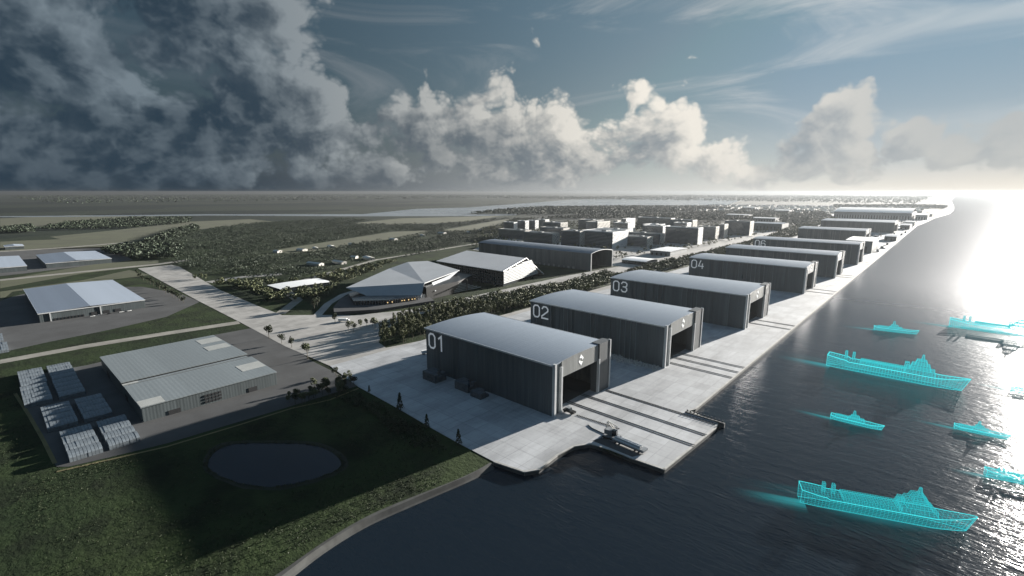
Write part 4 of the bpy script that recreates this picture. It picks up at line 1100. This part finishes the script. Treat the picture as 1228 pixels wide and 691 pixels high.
def ship(label, p0, p1, kind, lines, group='glowing cyan outline ships on the water'):
    (x0, y0), (x1, y1) = P(*p0, -2.5), P(*p1, -2.5)
    L = math.hypot(x1-x0, y1-y0); rz = math.atan2(y1-y0, x1-x0)
    big = kind == 'cargo'
    Bm = L*(.15 if big else .19); Hh = L*(.085 if big else .085)
    r = thing('hologram_ship', label, 'ship', (x0, y0, -2.45), rz, group)
    b = MB(); NS = 46 if big else 22; NV = 6 if big else 4
    def sec(t):
        w_ = Bm/2*(min(1, (1-t)/.22)**.62 if t > .78 else (1 if t > .1 else .80+.2*(t/.1)))
        sheer = Hh*(1+.32*max(0, (t-.82)/.18)**1.5+.20*max(0, (.14-t)/.14))
        if big and t < .16: sheer += Hh*.14
        rake = L*.045*max(0, (t-.85)/.15)
        return w_, sheer, rake
    cols = []
    for k in range(NS+1):
        t = min(k/NS, .997); w_, sh, rk = sec(t); ring = []
        for sd in (-1, 1):
            for j in range(NV+1):
                f = j/NV; ww = w_*(.62+.38*f**.5); ring.append((L*t+rk*(f-.3)*1.0, sd*ww, sh*f))
        cols.append(ring)
    i = len(b.v)
    for rg in cols: b.v += rg
    m_ = 2*(NV+1)
    for k in range(NS):
        for sd in (0, 1):
            for j in range(NV): q = i+k*m_+sd*(NV+1)+j; b.f.append((q, q+1, q+m_+1, q+m_))
        q = i+k*m_; b.f.append((q+NV, q+m_-1, q+2*m_-1, q+m_+NV))
    b.f.append(tuple(i+j for j in range(NV+1))+tuple(i+NV+1+j for j in range(NV, -1, -1)))
    th = lines
    wired('hull', b, r, th)
    ol = MB()
    def path(pts, rr_):
        for p0_, p1_ in zip(pts[:-1], pts[1:]): ol.tube(p0_, p1_, rr_, 4)
    ro = th*.95
    for a_ in (NV, m_-1, 0, NV+1): path([rg[a_] for rg in cols], ro if a_ in (NV, m_-1) else ro*.7)
    for rg in (cols[0], cols[-1]): path(rg[:NV+1], ro*.45); path(rg[NV+1:], ro*.45); path([rg[NV], rg[-1]], ro)
    ol.build('outline', M['cyanbright'], r)
    D = Hh
    if big:
        b = MB(); gridbox(b, L*.26, L*.60, -Bm*.36, Bm*.36, D*1.0, D*1.28, 22, 5, 2); wired('cargo_deck', b, r, th)
        b = MB(); gridbox(b, L*.59, L*.80, -Bm*.44, Bm*.44, D*1.0, D*1.45, 8, 4, 3, .06); gridbox(b, L*.625, L*.765, -Bm*.40, Bm*.40, D*1.46, D*1.95, 6, 4, 3, .15); gridbox(b, L*.655, L*.74, -Bm*.32, Bm*.32, D*1.96, D*2.4, 4, 3, 3, .25); wired('superstructure', b, r, th)
        b = MB(); gridbox(b, L*.692, L*.716, -Bm*.09, Bm*.09, D*2.4, D*3.0, 1, 1, 4, .6); wired('mast', b, r, th)
        b = MB(); gridbox(b, L*.585, L*.617, -Bm*.16, Bm*.16, D*1.45, D*1.95, 2, 2, 3, .1); wired('crane_post', b, r, th)
        for t in (.135, .195):
            b = MB(); gridbox(b, L*t, L*(t+.017), -Bm*.1, Bm*.1, D*1.2, D*2.0, 1, 1, 4, .1); wired('funnel', b, r, th)
    else:
        b = MB(); gridbox(b, L*.08, L*.33, -Bm*.4, Bm*.4, D*1.0, D*1.45, 6, 3, 2, .1); gridbox(b, L*.33, L*.66, -Bm*.38, Bm*.38, D, D*1.6, 7, 3, 2, .12); gridbox(b, L*.38, L*.56, -Bm*.28, Bm*.28, D*1.62, D*2.3, 4, 2, 2, .2); wired('superstructure', b, r, th)
        b = MB(); gridbox(b, L*.42, L*.485, -Bm*.12, Bm*.12, D*2.3, D*3.6, 1, 1, 4, .55); wired('mast', b, r, th)
    # shimmering wake astern, lying on the water
    wl_ = L*(.55 if big else 1.0); b = MB()
    for k in range(12):
        for j in range(4):
            b.quad(*[((-1+(k+a)/12), (-1+(j+c)/2), 0) for a, c in ((0, 0), (1, 0), (1, 1), (0, 1))])
    o = b.build('wake', M['wake'], r, recalc=False); o.scale = (wl_, Bm*1.3, 1); o.location = (L*.03, 0, .1)
    g_ = MB()
    for k in range(24):
        a0, a1 = 2*math.pi*k/24, 2*math.pi*(k+1)/24
        g_.quad((0, 0, 0), (math.cos(a0), math.sin(a0), 0), (math.cos(a1), math.sin(a1), 0))
    o = g_.build('water_glow', M['halo'], r, recalc=False); o.scale = (L*.60, Bm*1.25, 1); o.location = (L*.48, 0, .06)
    return r
ship('nearest large cyan cargo ship outline with two funnels and stepped bridge', (958, 599), (1162, 637), 'cargo', .17)
ship('solid glowing cyan cargo ship in the middle distance, tower aft of its bow', (992, 437), (1156, 469), 'cargo', .42)
ship('small cyan patrol boat outline nearest the slip of hangar 01', (996, 501), (1058, 516), 'patrol', .24)
ship('small cyan patrol boat outline right of the other, above the cut off ship', (1144, 513), (1209, 527), 'patrol', .24)
ship('cyan ship outline cut by the right edge, just above the nearest cargo ship', (1181, 570), (1290, 592), 'cargo', .24)
ship('blurry pale cyan boat outline nearest the quay', (1048, 395), (1100, 401), 'patrol', .28)
ship('faint pale cyan cargo ship farthest out on the bright water', (1138, 391), (1262, 408), 'cargo', .5)
ship('cyan boat only showing its stern at the right edge in mid distance', (1212, 468), (1275, 481), 'patrol', .28)

# ------------------------------------------------------------------ air
hz = MB(); hz.box(-FAR-500, FAR+500, -3000, FAR+500, -3.6, 190)
hm = bpy.data.materials.new('haze_air'); hm.use_nodes = True; nt = hm.node_tree; nt.nodes.remove(nt.nodes['Principled BSDF'])
pv = nt.nodes.new('ShaderNodeVolumePrincipled'); pv.inputs['Density'].default_value = 4.5e-5; pv.inputs['Color'].default_value = (.155, .168, .178, 1); pv.inputs['Anisotropy'].default_value = .5
nt.links.new(pv.outputs[0], nt.nodes['Material Output'].inputs['Volume'])
hm.cycles.homogeneous_volume = True
tag(hz.build('haze', hm), 'pale haze over the plain and water', 'haze', kind='stuff')

# ------------------------------------------------------------------ sky
W_ = bpy.data.worlds.new('World'); S.world = W_; W_.use_nodes = True
t = NT(W_.node_tree); nt = W_.node_tree; bg = nt.nodes['Background']
sky = t.n('ShaderNodeTexSky', sky_type='NISHITA'); sky.sun_disc = False; sky.sun_elevation = R(SUN_EL); sky.sun_rotation = R(SUN_AZ)
sky.air_density = 1.2; sky.dust_density = 1.5; sky.ozone_density = 1.5
dirv = t.vm('NORMALIZE', t.n('ShaderNodeTexCoord').outputs['Generated'])
s3 = t.sep(dirv)
az = t.m('MULTIPLY', t.m('ARCTAN2', s3[0], s3[1]), 180/math.pi)     # degrees right of the quay direction
el = t.m('MULTIPLY', t.m('ARCSINE', s3[2]), 180/math.pi)
uv = t.comb(az, el, 0.)
def pxdir(x, y):
    d = (FW + RT*((x-614)/FPX) - UP*((y-345.5)/FPX)).normalized()
    return math.degrees(math.atan2(d.x, d.y)), math.degrees(math.asin(d.z))
# cumulus banks: centre (pixel of the photograph turned into a bearing), radii in degrees, weight
CL = []
for (x, y, rx, ry, w_) in [(40, 60, 130, 100, 1.1), (130, 130, 120, 70, 1.1), (20, 170, 110, 60, 1.), (190, 60, 60, 60, .7), (290, 40, 95, 75, 1.2), (335, 120, 85, 60, 1.2), (400, 180, 85, 40, 1.15), (270, 165, 95, 60, 1.), (180, 190, 140, 42, 1.), (450, 205, 70, 24, .9),
        (560, 170, 70, 44, 1.1), (505, 105, 16, 34, .62), (590, 115, 32, 36, .62), (520, 140, 50, 30, .8), (650, 165, 62, 45, 1.15), (690, 135, 40, 26, .9), (770, 165, 52, 42, 1.15), (768, 122, 17, 22, .85), (840, 192, 75, 26, 1.), (920, 200, 80, 16, .8),
        (1020, 150, 42, 34, 1.15), (1010, 182, 55, 26, 1.1), (1105, 165, 48, 26, 1.1), (1165, 188, 40, 22, 1.), (1222, 165, 45, 36, 1.15), (1290, 160, 70, 36, 1.1), (600, 205, 330, 17, .75), (635, 48, 26, 20, .46), (830, 72, 10, 6, 0.3)]:
    a, e = pxdir(x, y); a2, _ = pxdir(x+10, y); _, e2 = pxdir(x, y-10)
    CL.append((a, e, 1.2*rx*abs(a2-a)/10, 1.2*ry*abs(e2-e)/10, w_*1.15))
grp = bpy.data.node_groups.new('cloud_density', 'ShaderNodeTree')
grp.interface.new_socket('uv', in_out='INPUT', socket_type='NodeSocketVector'); grp.interface.new_socket('d', in_out='OUTPUT', socket_type='NodeSocketFloat')
g = NT(grp); gi = grp.nodes.new('NodeGroupInput'); go = grp.nodes.new('NodeGroupOutput')
U = gi.outputs[0]
wob = g.noise(U, .10, 3, .6, out=1, dim='2D')
Uw = g.vm('ADD', U, g.vm('MULTIPLY', g.vm('SUBTRACT', wob, (.5, .5, .5)), (9., 6., 0)))
acc = None
for (a, e, ra, re, w_) in CL:
    q = g.vm('MULTIPLY', g.vm('SUBTRACT', Uw, (a, e, 0)), (1/ra, 1/re, 0))
    d2 = g.vm('DOT_PRODUCT', q, q, out=1)
    ex = g.m('MULTIPLY', g.m('POWER', 2.718, g.m('MULTIPLY', d2, -.9)), w_)
    acc = ex if acc is None else g.m('SMOOTH_MAX', acc, ex, .12)
vo = g.n('ShaderNodeTexVoronoi', feature='F1', voronoi_dimensions='2D'); g.put(vo.inputs['Vector'], g.vm('ADD', g.vm('MULTIPLY', U, (1, 1.25, 0)), g.vm('MULTIPLY', wob, (4, 4, 0)))); vo.inputs['Scale'].default_value = .155; vo.inputs['Detail'].default_value = 3.; vo.inputs['Roughness'].default_value = .6; vo.inputs['Lacunarity'].default_value = 2.3
bil = g.m('SUBTRACT', .55, vo.outputs['Distance'])
fb = g.noise(g.vm('MULTIPLY', U, (1, 1.3, 0)), .14, 9, .55, dim='2D')
den = g.m('ADD', g.m('MINIMUM', g.m('MULTIPLY', acc, 1.25), 1.25), g.m('ADD', g.m('MULTIPLY', bil, .70), g.m('MULTIPLY', g.m('SUBTRACT', fb, .5), .95)))
grp.links.new(den, go.inputs[0])
def dens(u):
    o = nt.nodes.new('ShaderNodeGroup'); o.node_tree = grp; nt.links.new(u, o.inputs[0]); return o.outputs[0]
D0 = dens(uv)
sunv = t.vm('NORMALIZE', t.vm('SUBTRACT', (SUN_AZ+4, 30., 0), uv))
od = None
for st, wt in ((1.1, .7), (2.8, 1.), (6., 1.3)):
    vs_ = t.n('ShaderNodeVectorMath', operation='SCALE'); t.put(vs_.inputs[0], sunv); vs_.inputs['Scale'].default_value = st
    q = t.m('MULTIPLY', t.m('MAXIMUM', t.m('SUBTRACT', dens(t.vm('ADD', uv, vs_.outputs[0])), .50), 0.), wt)
    od = q if od is None else t.m('ADD', od, q)
trans = t.m('POWER', 2.718, t.m('MULTIPLY', od, -.95))
cs_ = t.m('MAXIMUM', t.vm('DOT_PRODUCT', dirv, tuple(Vector((.1, .995, .07)).normalized()), out=1), 0.)
alpha = t.sm(D0, .38, .80)
shape = t.sm(t.m('SUBTRACT', D0, dens(t.vm('ADD', uv, t.vm('MULTIPLY', sunv, (1.5, 1.5, 0))))), -.26, .36)
lit = t.m('MULTIPLY', t.m('ADD', t.m('MULTIPLY', t.sm(trans, .08, .95), .76), t.m('MULTIPLY', shape, .38)), t.m('SUBTRACT', 1., t.m('MULTIPLY', t.m('POWER', cs_, 10.), .78)))
core = t.sm(D0, .5, 1.15)
# angle from the sun drives how bright and warm the air glows
sd = Vector((math.sin(R(SUN_AZ+2))*math.cos(R(4)), math.cos(R(SUN_AZ+2))*math.cos(R(4)), math.sin(R(4))))
cs = t.m('MAXIMUM', t.vm('DOT_PRODUCT', dirv, tuple(sd), out=1), 0.)
near = t.m('POWER', cs, 2.1)
near3 = t.m('POWER', cs, 6.)
near2 = t.m('POWER', cs, 40.)
nish = t.vm('MINIMUM', t.vm('MULTIPLY', sky.outputs[0], (.22, .22, .22)), (.9, 1.2, 1.5))
grad = t.mix(near, (.13, .27, .41), (.88, 1.56, 2.1))
skycol = t.mix(.35, grad, nish)
grad = t.mix(t.sm(el, 26, 55), grad, (.70, 1.25, 1.95))
skycol = t.mix(.35, grad, nish)
band = t.m('POWER', 2.718, t.m('MULTIPLY', t.m('MAXIMUM', el, 0.), -.19))
bandc = t.mix(near3, t.mix(near, (.085, .17, .27), (3.9, 4.0, 3.95)), (3.5, 3.2, 2.75))
skycol = t.mix(t.m('MULTIPLY', band, .8), skycol, bandc)
ci = t.noise(t.vm('MULTIPLY', uv, (.035, .16, 0)), 1., 6, .62, .8, dim='2D')
cim = t.m('MULTIPLY', t.sm(ci, .46, .76), t.sm(el, 2, 10))
cic = t.mix(near, (.55, .68, .80), (3.0, 3.1, 3.1))
skycol = t.mix(t.m('MULTIPLY', cim, .7), skycol, cic)
shadec = t.mix(near, (.10, .185, .28), (1.32, 1.54, 1.72))
litc = t.mix(near3, t.mix(near, (.74, .93, 1.08), (6.0, 5.5, 4.75)), (3.3, 3.15, 2.85))
cc = t.mix(lit, shadec, litc)
skycol = t.mix(t.m('MULTIPLY', alpha, .95), skycol, cc)
band2 = t.m('POWER', 2.718, t.m('MULTIPLY', t.m('MAXIMUM', el, 0.), -.5))
skycol = t.mix(t.m('MULTIPLY', band2, .62), skycol, bandc)
skycol = t.mix(1., skycol, t.mix(t.m('MULTIPLY', near2, t.m('POWER', 2.718, t.m('MULTIPLY', t.m('MAXIMUM', el, 0.), -.30)), clamp=True), (0, 0, 0), (.5, .42, .28)), 'ADD')
t.put(bg.inputs[0], skycol); bg.inputs[1].default_value = .058
W_.cycles.sampling_method = 'MANUAL'; W_.cycles.sample_map_resolution = 256
# ------------------------------------------------------------------ sun
sl_ = bpy.data.lights.new('sun', 'SUN'); sl_.energy = 5.; sl_.angle = R(.9); sl_.color = (1., .94, .86)
so = bpy.data.objects.new('sun', sl_); C.objects.link(so)
sv = Vector((math.sin(R(SUN_AZ))*math.cos(R(SUN_EL)), math.cos(R(SUN_AZ))*math.cos(R(SUN_EL)), math.sin(R(SUN_EL))))
so.rotation_euler = (-sv).to_track_quat('-Z', 'Y').to_euler()
# ------------------------------------------------------------------ camera
cam = bpy.data.cameras.new('camera'); co = bpy.data.objects.new('camera', cam); C.objects.link(co)
cam.sensor_width = 36; cam.lens = 36*FPX/1228; cam.clip_start = 1; cam.clip_end = 250000
co.location = (0, 0, CAMH); co.rotation_euler = FW.to_track_quat('-Z', 'Y').to_euler()
S.camera = co
# ------------------------------------------------------------------ render settings
S.render.engine = 'CYCLES'
vs = S.view_settings; vs.view_transform = 'Standard'; vs.look = 'None'; vs.exposure = 2.1; vs.gamma = 1.; vs.use_curve_mapping = False
cy = S.cycles; cy.use_denoising = True; cy.max_bounces = 5; cy.diffuse_bounces = 2; cy.glossy_bounces = 2; cy.transparent_max_bounces = 16; cy.volume_bounces = 0
cy.sample_clamp_indirect = 4.; cy.caustics_reflective = False; cy.caustics_refractive = False; cy.use_adaptive_sampling = True; cy.adaptive_threshold = .02
S.render.use_motion_blur = False
